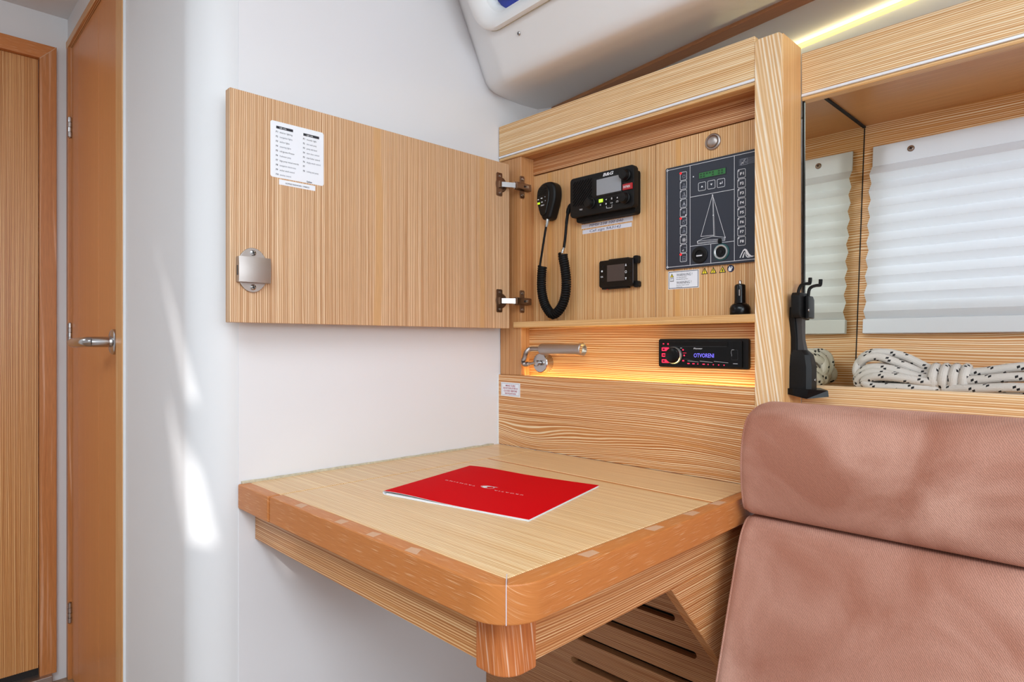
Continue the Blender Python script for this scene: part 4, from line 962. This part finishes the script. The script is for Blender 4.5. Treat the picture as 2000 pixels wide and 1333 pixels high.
m = MB(Fp); m.lathe([(0.0158, 0), (0.0158, 0.0022), (0.0140, 0.0030), (0.0090, 0.0030), (0.0090, 0.0010)], 'black_plastic', at=(0.0738, 0.0218, 0), k=30).lathe([(0.0, 0.0011), (0.0092, 0.0011)], 'black_rubber', at=(0.0738, 0.0218, 0), k=20, cap=False)
m.box(0.0672, 0.0804, 0.0188, 0.0232, 0.001, 0.0030, 'grey_plastic', 0.0004).box(0.0680, 0.0796, 0.0194, 0.0212, 0.0030, 0.0033, PW); m.build('usb_socket', sp_, label='round black USB socket')
m = MB(Fp); m.lathe([(0.0155, 0), (0.0155, 0.0014)], 'teal_rim', at=(0.1168, 0.0230, 0), k=30).lathe([(0.0100, -0.004), (0.0100, 0.0034), (0.0110, 0.0042), (0.0130, 0.0042), (0.0138, 0.0030), (0.0138, 0.0012)], 'silver_rim', at=(0.1168, 0.0230, 0), k=30, cap=False)
m.lathe([(0.0, 0.0016), (0.0101, 0.0016)], 'black_gloss', at=(0.1168, 0.0230, 0), k=24, cap=False).lathe([(0.003, 0.0016), (0.003, 0.0030), (0, 0.0032)], 'black_plastic', at=(0.1168, 0.0230, 0), k=14).box(0.1125, 0.1185, 0.0390, 0.0470, 0.0006, 0.0060, 'black_rubber', 0.001)
m.build('lighter_socket', sp_, label='12 volt socket with silver and teal rim')

# ---- chrome push light above the panel
pb = thing('push_button', 'round chrome push button above the navy switch panel', 'button', (-0.5710, 1.0852, 0.3739))
m = MB(onY(-0.5710, 1.0852, 0.3739)); m.lathe([(0.0158, 0), (0.0156, 0.0014), (0.0140, 0.0030), (0.0122, 0.0032), (0.0118, 0.0024)], 'satin_steel', k=36, cap=False); m.build('ring', pb, smooth=60)
m = MB(onY(-0.5710, 1.0852, 0.3739)); m.lathe([(0.0116, 0), (0.0114, 0.0040), (0.0095, 0.0062), (0.0055, 0.0075), (0, 0.0080)], 'satin_steel', k=36); m.build('cap', pb, smooth=60)

# ---- car charger standing on the shelf
cc = thing('car_charger', 'black twelve volt car charger standing on the shelf below the switch panel', 'charger', (-0.5085, 1.064, 0.0492))
Fc = Fr((-0.5085, 1.064, 0.0492))
m = MB(Fc); m.lathe([(0.0165, 0.0), (0.0176, 0.0015), (0.0178, 0.0120), (0.0150, 0.0175), (0.0098, 0.0210), (0.0094, 0.0260), (0.0094, 0.0500), (0.0086, 0.0530), (0.0050, 0.0548), (0.0030, 0.0550)], 'black_gloss', k=32); m.build('body', cc, smooth=45)
m = MB(Fc); m.lathe([(0.0028, 0.0545), (0.0028, 0.0595), (0.0018, 0.0610), (0, 0.0612)], 'chrome', k=16); m.build('tip', cc)
m = MB(Fc); a = 0.94
m.box(0.0025, 0.0050, -0.0110, -0.0070, 0.0330, 0.0440, 'chrome', 0.0006); m.build('contact', cc)

# ---- car stereo
cs = thing('car_stereo', 'black car stereo with red lit keys and violet display in the lit niche', 'stereo', (-0.583, 1.0728, -0.047))
Fs = onY(-0.6745, 1.0600, -0.0455)
m = MB(Fs); m.rbox(0.0, 0.1815, -0.0015, 0.0530, -0.0128, -0.004, 0.004, 'black_plastic', 0.0015).rbox(0.0075, 0.1715, 0.0015, 0.0490, -0.004, 0.0, 0.002, 'black_gloss', 0.001)
m.box(0.010, 0.145, 0.0392, 0.0465, 0.0, 0.0012, 'black_rubber', 0.0004, 1).box(0.012, 0.143, 0.0385, 0.0391, 0.0004, 0.0014, 'grey_plastic')
m.build('body', cs)
m = MB(Fs); m.lathe([(0.0162, 0), (0.0162, 0.004), (0.0150, 0.006), (0.0148, 0.005)], 'silver_rim', at=(0.0372, 0.0216, 0), k=36, cap=False).lathe([(0.0148, 0.004), (0.0142, 0.0095), (0.0115, 0.0108), (0.0, 0.0104)], 'black_gloss', at=(0.0372, 0.0216, 0), k=36); m.build('volume_knob', cs, smooth=40)
for y, x0, x1 in ((0.0331, 0.0105, 0.0262), (0.0218, 0.0105, 0.0195), (0.0103, 0.0105, 0.0265)):
    m = MB(Fs); m.rbox(x0, x1, y - 0.0034, y + 0.0034, 0, 0.0014, 0.001, 'button_red', 0.0004); m.rbox(x0 + .002, x0 + .007, y - 0.0012, y + 0.0012, 0.0014, 0.0016, 0.0004, 'black_gloss'); m.build('lit_key', cs, label='red lit key')
m = MB(Fs); c = 0.0004
m.text('Pioneer', 0.0780, 0.0336, 0.0040, c, PW, bold=0.01, shear=0.2, width=0.0180)
m.text('OTVORENI', 0.0785, 0.0185, 0.0108, c, 'digit_violet', width=0.0400)
for x0, x1 in ((.0655, .0880), (.0905, .1160), (.1185, .1460)): m.poly([(x0, .0112), (x1, .0094), (x1, .0102), (x0, .0122)], c, 'silver_rim')
for k in range(8):
    x = 0.0650 + 0.0103 * k; m.rbox(x, x + (0.0045 if k in (0, 1, 3) else 0.0018), 0.0058 - 0.0002 * k, 0.0076 - 0.0002 * k, 0, c, 0.0004, 'button_red')
for x, y, w_ in ((.0545, .0310, .0030), (.0560, .0260, .0070), (.0570, .0205, .0030), (.0545, .0105, .0040)): m.quad(x, x + w_, y, y + (.0024 if w_ < .006 else .0006), c, 'button_red')
m.quad(.0500, .0540, .0352, .0359, c, PW).quad(.0130, .0160, .0425, .0445, .0014, 'button_red').disc(.0245, .0432, .0016, .0014, 'button_red', 10)
m.pline([(.0545, .0148), (.0650, .0148), (.0760, .0122)], .0006, c, 'grey_plastic')
rs = random.Random(2)
for k in range(9):
    a = k / 8; m.disc(.1515 + .0010 * rs.random() + (.010 * max(0, a - .55)), .0225 + .0105 * min(1, a * 1.7), .0005, c, PW, 6)
m.rline(.1520, .1640, .0150, .0330, .001, .0003, c, 'grey_plastic').quad(.1550, .1635, .0080, .0086, c, PW)
m.build('fascia_print', cs, label='violet display text and small red legends')

# ---- reading lamp
rl = thing('reading_lamp', 'chrome gooseneck reading lamp on a round base in the lit niche', 'lamp', (-0.985, 1.0728, -0.07))
Fl = onY(-0.9790, 1.0728, -0.0460)
m = MB(Fl); m.lathe([(0.0222, 0), (0.0222, 0.0200), (0.0205, 0.0216), (0.0, 0.0220)], 'chrome', k=40)
screw(m, 0.0110, 0.0, 0.0218, 0.0030)
m.lathe([(0.0042, 0.0215), (0.0042, 0.0262), (0.0062, 0.0268), (0.0062, 0.0330), (0.0030, 0.0340)], 'chrome', at=(-0.001, 0, 0), k=18)
m.build('base', rl, smooth=35)
m = MB(Fl); m.tube(spline([(-0.001, 0, 0.030), (-0.012, -0.001, 0.034), (-0.024, -0.003, 0.036)], 6), 0.0034, 'chrome', 12); m.build('stem', rl)
gp = spline([(-0.020, -0.0030, 0.036), (-0.0340, -0.0030, 0.037), (-0.0380, 0.0030, 0.037), (-0.0330, 0.0130, 0.037), (-0.0290, 0.0230, 0.037), (-0.0200, 0.0305, 0.037), (-0.0060, 0.0325, 0.037), (0.0190, 0.0320, 0.037)], 14)
m = MB(Fl); m.tube(gp, [0.0050 + (0.0005 if i % 2 else -0.0004) for i in range(len(gp))], 'satin_steel', 14); m.build('gooseneck', rl, smooth=80)
m = MB(Fr(Fl((0.0165, 0.0318, 0.037)), (1, 0, 0), (0, 0, 1), (0, -1, 0))); 
m.lathe([(0.0070, -0.001), (0.0095, 0.0), (0.0125, 0.004), (0.0128, 0.010), (0.0128, 0.112), (0.0140, 0.113), (0.0142, 0.121), (0.0130, 0.1225), (0.0118, 0.1222), (0.0112, 0.112)], 'satin_steel', axis=0, k=40, cap=False); m.build('head', rl, smooth=35)
m = MB(Fr(Fl((0.0165, 0.0318, 0.037)), (1, 0, 0), (0, 0, 1), (0, -1, 0))); m.lathe([(0.0, 0.1165), (0.0114, 0.1165), (0.0114, 0.114), (0.0, 0.114)], 'mirror_glass', axis=0, k=30); m.build('lens', rl)

# ---- red booklet on the table
A = Vector((-0.8629, 0.5601)); D = Vector((-0.594, 0.616)); C_ = Vector((-0.6541, 0.849))
uu = (D - A); wU = uu.length; uu.normalize(); vv = (C_ - D); wV = vv.length; vv.normalize()
Fb = Fr((A.x, A.y, ZT), (uu.x, uu.y, 0), (vv.x, vv.y, 0), (0, 0, 1))
bk = thing('red_booklet', 'red glossy booklet with small white lettering lying on the chart table', 'booklet', tuple(Fb((wU / 2, wV / 2, 0))))
def hgt(a): 
    t = a / wU
    return 0.0032 + 0.0042 * math.exp(-((t - 0.10) / 0.30) ** 2) if t > 0.10 else 0.0032 + 0.0042 * (1 - ((0.10 - t) / 0.10) ** 2 * 0.20)
def sheet(mb, lo, hi, mat, a0=0.0, a1=None, inset=0.0, n=24):
    a1 = wU if a1 is None else a1; vs_ = []; fs = []
    for i in range(n + 1):
        a = a0 + (a1 - a0) * i / n
        for b in (inset, wV - inset): vs_ += [(a, b, lo(a)), (a, b, hi(a))]
    for i in range(n):
        p = i * 4; q = p + 4
        fs += [(p + 1, q + 1, q + 3, p + 3), (p, p + 2, q + 2, q), (p, q, q + 1, p + 1), (p + 2, p + 3, q + 3, q + 2)]
    fs += [(0, 1, 3, 2), (n * 4, n * 4 + 2, n * 4 + 3, n * 4 + 1)]
    mb.add(vs_, fs, mat)
m = MB(Fb); sheet(m, lambda a: 0.0002, lambda a: 0.0008, 'page_white'); m.build('back_cover', bk)
m = MB(Fb); sheet(m, lambda a: 0.0009, lambda a: 0.0009 + (hgt(a) - 0.0032) * 0.18 + 0.0012, 'page_white', 0.004, wU - 0.001, 0.001); m.build('pages', bk)
m = MB(Fb); sheet(m, lambda a: hgt(a) - 0.0009, lambda a: hgt(a) - 0.00045, 'page_white'); sheet(m, lambda a: hgt(a) - 0.00045, lambda a: hgt(a), 'cover_red')
sp2 = [(0.0015 - 0.0045 * math.sin(PI * i / 10), 0.0004 + (hgt(0) - 0.0004) * (1 - math.cos(PI * i / 10)) / 2) for i in range(11)]
vs_ = []; fs = []
for a, z in sp2: vs_ += [(a, 0, z), (a, wV, z)]
for i in range(10): fs.append((i * 2, i * 2 + 2, i * 2 + 3, i * 2 + 1))
m.add(vs_, fs, 'page_white'); m.build('front_cover', bk, smooth=50)
m = MB(Fb)
def cov(body, cx, cy, size, width):
    vs0, f0 = text_mesh(body, 0, -0.005, 1.5); x0 = min(v.x for v in vs0); x1 = max(v.x for v in vs0); k = width / (x1 - x0)
    pts = [(cx - (v.x - (x0 + x1) / 2) * k, cy - v.y * size) for v in vs0]
    m.add([(a, b, hgt(a) + 0.0004) for a, b in pts], [f for f in f0], PW)
ctr = Vector((-0.7667, 0.7081)) - A; ca, cbv = ctr.dot(uu), ctr.dot(vv)
cov('CROATIA', ca + 0.048, cbv - 0.008, 0.0055, 0.056); cov('YACHTING', ca - 0.052, cbv - 0.006, 0.0055, 0.064)
zc_ = lambda a: hgt(a) + 0.0005
def cpoly(pts): m.add([(a, b, zc_(a)) for a, b in pts], [tuple(range(len(pts)))], PW)
k = 24
f = lambda r0, sx, sy, t: (ca + r0 * sx * math.cos(t), cbv + r0 * sy * math.sin(t))
for i in range(k):
    t0, t1 = 2 * PI * i / k, 2 * PI * (i + 1) / k
    cpoly([f(0.0128, 1, .62, t0), f(0.0128, 1, .62, t1), f(0.0120, 1, .60, t1), f(0.0120, 1, .60, t0)])
cpoly([(ca - .0095, cbv - .004), (ca - .002, cbv - .0070), (ca + .002, cbv - .003), (ca - .003, cbv + .001), (ca + .004, cbv + .0055), (ca + .013, cbv + .0065), (ca + .0165, cbv + .0085), (ca + .006, cbv + .0082), (ca - .004, cbv + .006), (ca - .0095, cbv + .001)])
m.build('cover_lettering', bk, label='fine white lettering and bird emblem, upside down')

# ================================================================== shelf unit beside the post
su = thing('wall_shelf_unit', 'oak shelf unit with fascia and low front rail beside the post', 'shelf', (0.2, 1.25, -0.16))
X0, X1 = -0.4255, 0.90
MB().box(X0, X1, 1.122, 1.140, 0.4318, 0.502, 'oak_fascia', 0.001, 1).build('fascia', su)
MB().box(X0, X1, 1.1205, 1.140, 0.4264, 0.4315, 'strip_metal', 0.0015, 2).build('metal_strip', su, label='thin pale metal strip')
MB().box(X0, X1, 1.123, 1.142, 0.4200, 0.4262, 'oak_shelf', 0.001, 1).build('fascia_lip', su)
MB().box(X0, X1, 1.1425, 1.46, 0.4545, 0.466, 'oak_soffit').build('soffit', su)
MB().box(X0, X1, 1.122, 1.142, -0.16, -0.073, 'oak_fascia', 0.0015, 2).build('front_rail', su)
MB().box(X0, X1, 1.1425, 1.405, -0.10, -0.088, 'oak_shelf').build('shelf_board', su)
vh = Vector((0, 0.1155, 0.9933)); Fw = Fr((0, 1.390, -0.088), (1, 0, 0), tuple(vh), (0, -0.9933, 0.1155))
m = MB(Fw); m.box(X0, X1, -0.02, 0.160, -0.015, 0, 'oak_hull').box(X0, X1, 0.490, 0.548, -0.015, 0, 'oak_hull').box(X0, -0.380, 0.160, 0.490, -0.015, 0, 'oak_hull').box(0.80, X1, 0.160, 0.490, -0.015, 0, 'oak_hull')
m.build('back_panel', su)
w2 = MB(Fw).rbox(-0.39, 0.81, 0.150, 0.50, -0.03, -0.016, 0.01, 'port_glass').build('window_2', origin=(0.2, 1.43, 0.1)); struct(w2)

# mirror on the side of the post
mr = thing('mirror', 'mirror panel on the post side reflecting the pleated blind', 'mirror', (-0.424, 1.29, -0.088))
MB().prism([(1.1290, -0.0875), (1.3885, -0.0875), (1.4505, 0.4500), (1.1290, 0.4500)], -0.4252, -0.4215, 'mirror_glass', axis=0).build('glass', mr)
MB().box(-0.4254, -0.4222, 1.1262, 1.1288, -0.0875, 0.4520, 'black_gloss', 0.0006, 1).build('front_edge', mr)
MB().prism([(1.1290, 0.4503), (1.4506, 0.4503), (1.4508, 0.4540), (1.1290, 0.4540)], -0.4252, -0.4190, 'gap_dark', axis=0).build('top_edge', mr)
MB().prism([(1.3890, -0.0875), (1.3898, -0.0875), (1.4520, 0.4500), (1.4510, 0.4500)], -0.4252, -0.4205, 'gap_dark', axis=0).build('rear_edge', mr)

# pleated blind
bn = thing('pleated_blind', 'white pleated window blind on the back wall of the shelf', 'blind', (0.2, 1.40, 0.02))
Fbl = Fr((0, 1.390 + 0.0, -0.088), (1, 0, 0), tuple(vh), (0, -0.9933, 0.1155))
bx0, bx1 = -0.4025, 0.84
m = MB(Fbl); m.box(bx0, bx1, 0.452, 0.495, 0.004, 0.0075, 'blind_cloth', 0.001, 1); m.build('header', bn)
n_p = 9; v1, v0 = 0.452, 0.135; vs_ = []; fs = []; pts = []
for i in range(n_p * 2 + 1):
    t = i / (n_p * 2); v = v1 + (v0 - v1) * t
    pts.append((v - (0.004 if i % 2 else 0), (0.024 if i % 2 else 0.008) + 0.006 * t))
NX = 2
for j in range(NX):
    x = bx0 if j == 0 else bx1
    for v, c in pts: vs_.append((x, v, c))
    for v, c in pts[::-1]: vs_.append((x, v, c - 0.0007))
nn = len(pts) * 2
for i in range(nn): fs.append((i, (i + 1) % nn, nn + (i + 1) % nn, nn + i))
m = MB(Fbl); m.add(vs_, fs, 'blind_cloth'); o = m.build('pleats', bn, smooth=20)
m = MB(Fbl); m.box(bx0 - 0.003, bx1, 0.1050, 0.1345, 0.010, 0.022, 'blind_cloth', 0.002, 2); m.build('bottom_bar', bn)
for x in (-0.334, 0.30):
    m = MB(Fr(Fbl((x, 0.476, 0.0075)), Fbl.u, Fbl.v, Fbl.n)); m.lathe([(0.0066, 0), (0.0062, 0.0012), (0.004, 0.0014)], 'chrome', k=20, cap=False); screw(m, 0, 0, 0.0002, 0.0046, 'satin_steel'); m.build('fixing_screw', bn)

# coiled rope lying on the shelf
rp = thing('coiled_rope', 'coiled grey rope with black flecks lying on the oak shelf', 'rope', (-0.25, 1.31, -0.088))
R = 0.0078; ZS = -0.0875 + R
Frp = Fr((-0.008, 0.055, 0), (1.03, 0, 0), (0, 1, 0), (0, 0, 1))
m = MB(Frp)
loops = [ # hank of long loops, left of the wrap
    [(-0.225, 1.275, -0.058), (-0.270, 1.285, -0.052), (-0.315, 1.292, -0.030), (-0.345, 1.288, -0.018), (-0.369, 1.280, -0.026), (-0.377, 1.268, -0.048), (-0.368, 1.258, -0.064), (-0.330, 1.255, -0.070), (-0.280, 1.262, -0.074), (-0.225, 1.268, -0.072)],
    [(-0.225, 1.262, -0.056), (-0.265, 1.258, -0.056), (-0.305, 1.250, -0.038), (-0.338, 1.248, -0.026), (-0.362, 1.250, -0.032), (-0.371, 1.262, -0.050), (-0.366, 1.280, -0.070), (-0.330, 1.288, ZS), (-0.280, 1.280, ZS), (-0.225, 1.276, -0.074)],
    [(-0.225, 1.248, -0.062), (-0.268, 1.240, -0.062), (-0.310, 1.236, -0.049), (-0.345, 1.238, -0.046), (-0.366, 1.244, -0.058), (-0.372, 1.252, -0.074), (-0.352, 1.244, ZS), (-0.310, 1.238, ZS), (-0.265, 1.242, ZS), (-0.225, 1.250, -0.076)],
    [(-0.225, 1.285, -0.066), (-0.270, 1.300, -0.062), (-0.315, 1.312, -0.050), (-0.350, 1.310, -0.046), (-0.372, 1.300, -0.058), (-0.368, 1.296, -0.074), (-0.330, 1.306, ZS), (-0.280, 1.296, ZS), (-0.225, 1.284, -0.077)],
    [(-0.225, 1.256, -0.060), (-0.262, 1.262, -0.046), (-0.300, 1.268, -0.026), (-0.332, 1.266, -0.0185), (-0.358, 1.262, -0.024), (-0.372, 1.256, -0.040), (-0.370, 1.247, -0.060), (-0.340, 1.246, -0.066), (-0.285, 1.250, -0.068), (-0.225, 1.258, -0.070)],
    [(-0.225, 1.246, -0.066), (-0.262, 1.234, -0.068), (-0.305, 1.229, -0.060), (-0.340, 1.231, -0.054), (-0.362, 1.236, -0.064), (-0.366, 1.240, ZS), (-0.330, 1.232, ZS), (-0.275, 1.236, ZS), (-0.225, 1.246, ZS)],
    [(-0.225, 1.240, -0.070), (-0.262, 1.226, -0.068), (-0.300, 1.220, -0.062), (-0.335, 1.222, -0.062), (-0.355, 1.228, -0.072), (-0.340, 1.222, ZS), (-0.300, 1.220, ZS - .000), (-0.262, 1.228, ZS), (-0.225, 1.242, ZS)],
]
for lp_ in loops: m.tube(spline(lp_, 6), R, 'rope_braid', 10, uv=True)
tails = [
    [(-0.235, 1.250, -0.055), (-0.190, 1.246, -0.050), (-0.140, 1.240, -0.040), (-0.080, 1.240, -0.036), (0.00, 1.245, -0.045), (0.08, 1.25, -0.06)],
    [(-0.235, 1.238, -0.066), (-0.190, 1.228, -0.062), (-0.140, 1.222, -0.055), (-0.080, 1.222, -0.054), (0.00, 1.228, -0.062), (0.08, 1.24, ZS)],
    [(-0.235, 1.232, ZS), (-0.190, 1.218, -0.076), (-0.140, 1.210, -0.071), (-0.080, 1.208, -0.072), (0.00, 1.215, ZS), (0.08, 1.225, ZS)],
    [(-0.235, 1.272, -0.058), (-0.190, 1.280, -0.056), (-0.140, 1.282, -0.050), (-0.080, 1.282, -0.050), (0.00, 1.28, -0.06), (0.08, 1.27, -0.07)],
    [(-0.235, 1.265, ZS), (-0.190, 1.262, ZS), (-0.140, 1.255, ZS), (-0.080, 1.252, ZS), (0.00, 1.255, ZS), (0.08, 1.255, ZS)],
]
for lp_ in tails: m.tube(spline(lp_, 6), R, 'rope_braid', 10, uv=True)
m.build('strands', rp, smooth=80)
m = MB(Frp); wp = []
for i in range(4 * 20 + 1):
    a = 2 * PI * i / 20; x = -0.258 + 0.0145 * i / 20
    wp.append((x + 0.004 * math.sin(a), 1.258 + 0.030 * math.cos(a), max(ZS, -0.0640 + 0.0215 * math.sin(a))))
m.tube(wp, R, 'rope_braid', 10, uv=True); m.build('wrap', rp, smooth=80)

# black holder on the post
hl = thing('handset_holder', 'black plastic handset holder with two hooks screwed to the oak post', 'holder', (-0.41, 1.09, -0.09))
Fh2 = onX(-0.4257, 1.066, 0.0)
m = MB(Fh2)   # a = +Y from the front edge, b = height, c = out from the post
m.prism([(0.010, -0.084), (0.044, -0.084), (0.044, 0.040), (0.036, 0.060), (0.004, 0.060), (0.002, 0.040), (0.010, 0.010)], 0.0, 0.010, 'black_plastic', 0.002)
m.build('back_plate', hl)
m = MB(Fh2); m.prism([(-0.006, 0.042), (0.034, 0.038), (0.040, 0.048), (0.040, 0.078), (0.032, 0.083), (-0.006, 0.083), (-0.010, 0.078), (-0.010, 0.050)], 0.008, 0.022, 'black_plastic', 0.002).prism([(0.008, 0.040), (0.036, 0.040), (0.036, 0.072), (0.030, 0.078), (0.008, 0.078)], 0.022, 0.030, 'black_gloss', 0.003)
screw(m, 0.008, 0.054, 0.030, 0.0025); m.build('clamp', hl)
for c0, top in ((0.010, 0.0), (0.027, -0.004)):
    m = MB(Fh2); m.tube(spline([(0.014, 0.076, c0), (0.016, 0.088, c0 + .001), (0.022, 0.097 + top, c0 + .003), (0.034, 0.100 + top, c0 + .006), (0.044, 0.101 + top, c0 + .008), (0.047, 0.106 + top, c0 + .008), (0.0475, 0.111 + top, c0 + .008)], 5), [0.0027] * 20 + [0.0031] * 11, 'black_rubber', 8); m.build('hook', hl, smooth=60)
m = MB(Fh2); vs_ = []; 
secs2 = [(0.044, 0.006, 0.024, 0.006, 0.020), (0.030, 0.010, 0.024, 0.006, 0.018), (0.005, 0.014, 0.027, 0.006, 0.018), (-0.018, 0.014, 0.029, 0.006, 0.022)]
for b, a0, a1, c0, c1 in secs2: vs_ += [(a0, b, c0), (a1, b, c0), (a1, b, c1), (a0, b, c1)]
fs = [(3, 2, 1, 0)]
for i in range(len(secs2) - 1):
    for j in range(4): p = i * 4; fs.append((p + j, p + (j + 1) % 4, p + 4 + (j + 1) % 4, p + 4 + j))
fs.append(tuple((len(secs2) - 1) * 4 + j for j in range(4)))
m.add(vs_, fs, 'grey_plastic'); m.build('neck', hl)
m = MB(Fh2); vs_ = []
secs2 = [(-0.012, 0.010, 0.034, 0.004, 0.022), (-0.020, 0.006, 0.038, 0.002, 0.030), (-0.040, 0.005, 0.040, 0.0, 0.034), (-0.078, 0.004, 0.040, 0.0, 0.034)]
for b, a0, a1, c0, c1 in secs2:
    vs_ += [(a0, b, c0), (a1, b, c0), (a1, b, c1 * 0.7), (a1 - .008, b, c1), (a0 + .006, b, c1), (a0, b, c1 * 0.8)]
fs = [tuple(range(6))[::-1]]
for i in range(len(secs2) - 1):
    for j in range(6): p = i * 6; fs.append((p + j, p + (j + 1) % 6, p + 6 + (j + 1) % 6, p + 6 + j))
fs.append(tuple((len(secs2) - 1) * 6 + j for j in range(6)))
m.add(vs_, fs, 'black_plastic'); screw(m, 0.024, -0.062, 0.034, 0.0026); m.build('cradle', hl)
m = MB(Fh2); m.add([(-0.002, -0.076, 0), (0.044, -0.076, 0), (0.044, -0.076, 0.036), (0.020, -0.078, 0.056), (-0.002, -0.076, 0.034), (-0.002, -0.086, 0), (0.044, -0.086, 0), (0.044, -0.090, 0.034), (0.018, -0.088, 0.058), (-0.002, -0.092, 0.030)],
    [(0, 1, 2, 3, 4), (9, 8, 7, 6, 5), (0, 5, 6, 1), (1, 6, 7, 2), (2, 7, 8, 3), (3, 8, 9, 4), (4, 9, 5, 0)], 'black_gloss'); m.build('foot', hl)

# ================================================================== settee
st = thing('settee', 'pinkish brown velvet settee back with a padded top roll', 'sofa', (0.2, 0.98, FL))
def cushion(name, prof, x0, x1, r, seg=6):
    """Closed (Y,z) profile carried along X with rounded ends."""
    P = [Vector((a, b)) for a, b in prof]; n = len(P)
    ar = sum(P[i].x * P[(i + 1) % n].y - P[(i + 1) % n].x * P[i].y for i in range(n)); sg = 1 if ar > 0 else -1
    nor = []
    for i in range(n):
        t = (P[(i + 1) % n] - P[i - 1]).normalized(); nor.append(Vector((-t.y, t.x)) * sg)
    xs = []
    for i in range(seg + 1):
        a = PI / 2 * i / seg; xs.append((x0 + r * (1 - math.cos(a)), r * (1 - math.sin(a))))
    body = [(x0 + r + (x1 - x0 - 2 * r) * i / 14, 0.0) for i in range(1, 14)]
    allx = xs + body + [(x0 + x1 - x, d) for x, d in xs[::-1]]
    vs_ = []; fs = []
    for x, d in allx:
        for i in range(n):
            q = P[i] + nor[i] * d
            vs_.append((x, q.x, q.y))
    for j in range(len(allx) - 1):
        for i in range(n): fs.append((j * n + i, j * n + (i + 1) % n, (j + 1) * n + (i + 1) % n, (j + 1) * n + i))
    fs.append(tuple(range(n))[::-1]); fs.append(tuple((len(allx) - 1) * n + i for i in range(n)))
    ds = r * 0.25; xp = x0 + r - math.sqrt(r * r - (r - ds) ** 2)     # piping sewn round the front of the end panel
    fr_ = [i for i in range(n) if P[i].x < 1.0 and (P[i].x < 0.95 or P[i].y > -0.13)]
    k0 = max(range(len(fr_)), key=lambda i: (P[fr_[i]] - P[fr_[i - 1]]).length); fr_ = fr_[k0:] + fr_[:k0]
    pp = MB(); pp.tube([(xp, (P[i] + nor[i] * ds).x, (P[i] + nor[i] * ds).y) for i in fr_], 0.0016, 'velvet', 6); pp.build('piping', st, smooth=60)
    mb = MB(); mb.add(vs_, fs, 'velvet'); o = mb.build(name, st, smooth=70)
    b = bmesh.new(); b.from_mesh(o.data); bmesh.ops.recalc_face_normals(b, faces=b.faces[:]); b.to_mesh(o.data); b.free()
    o.data.set_sharp_from_angle(angle=math.radians(70))
    return o
def sm(p, per=5): return [(v.x, v.y) for v in spline([(a, b, 0) for a, b in p], per, True)]
cushion('top_roll', sm([(0.944, -0.2615), (0.922, -0.252), (0.912, -0.205), (0.914, -0.155), (0.930, -0.117), (0.958, -0.101), (0.990, -0.094), (1.015, -0.096), (1.033, -0.110), (1.0365, -0.150), (1.0365, -0.225), (1.030, -0.258), (0.99, -0.2625)]), -0.4430, 0.88, 0.020)
cushion('backrest', sm([(0.945, -0.2635), (0.924, -0.272), (0.904, -0.300), (0.872, -0.380), (0.842, -0.460), (0.812, -0.540), (0.798, -0.590), (0.815, -0.605), (0.92, -0.606), (1.02, -0.606), (1.034, -0.590), (1.035, -0.43), (1.034, -0.285), (1.025, -0.2640), (0.99, -0.2635)]), -0.4430, 0.88, 0.022)
MB().box(-0.428, 0.88, 0.55, 1.03, -0.66, -0.607, 'velvet', 0.015, 3).build('seat_cushion', st)
MB().box(-0.428, 0.88, 0.58, 1.03, FL, -0.661, 'oak_apron', 0.002, 1).build('plinth', st)

for ob in bpy.data.objects:
    if ob.name.split('.')[0] in ('lettering', 'fascia_print', 'cover_lettering', 'scan_bracket'): ob['kind'] = 'stuff'
    if '_o' in ob: del ob['_o']
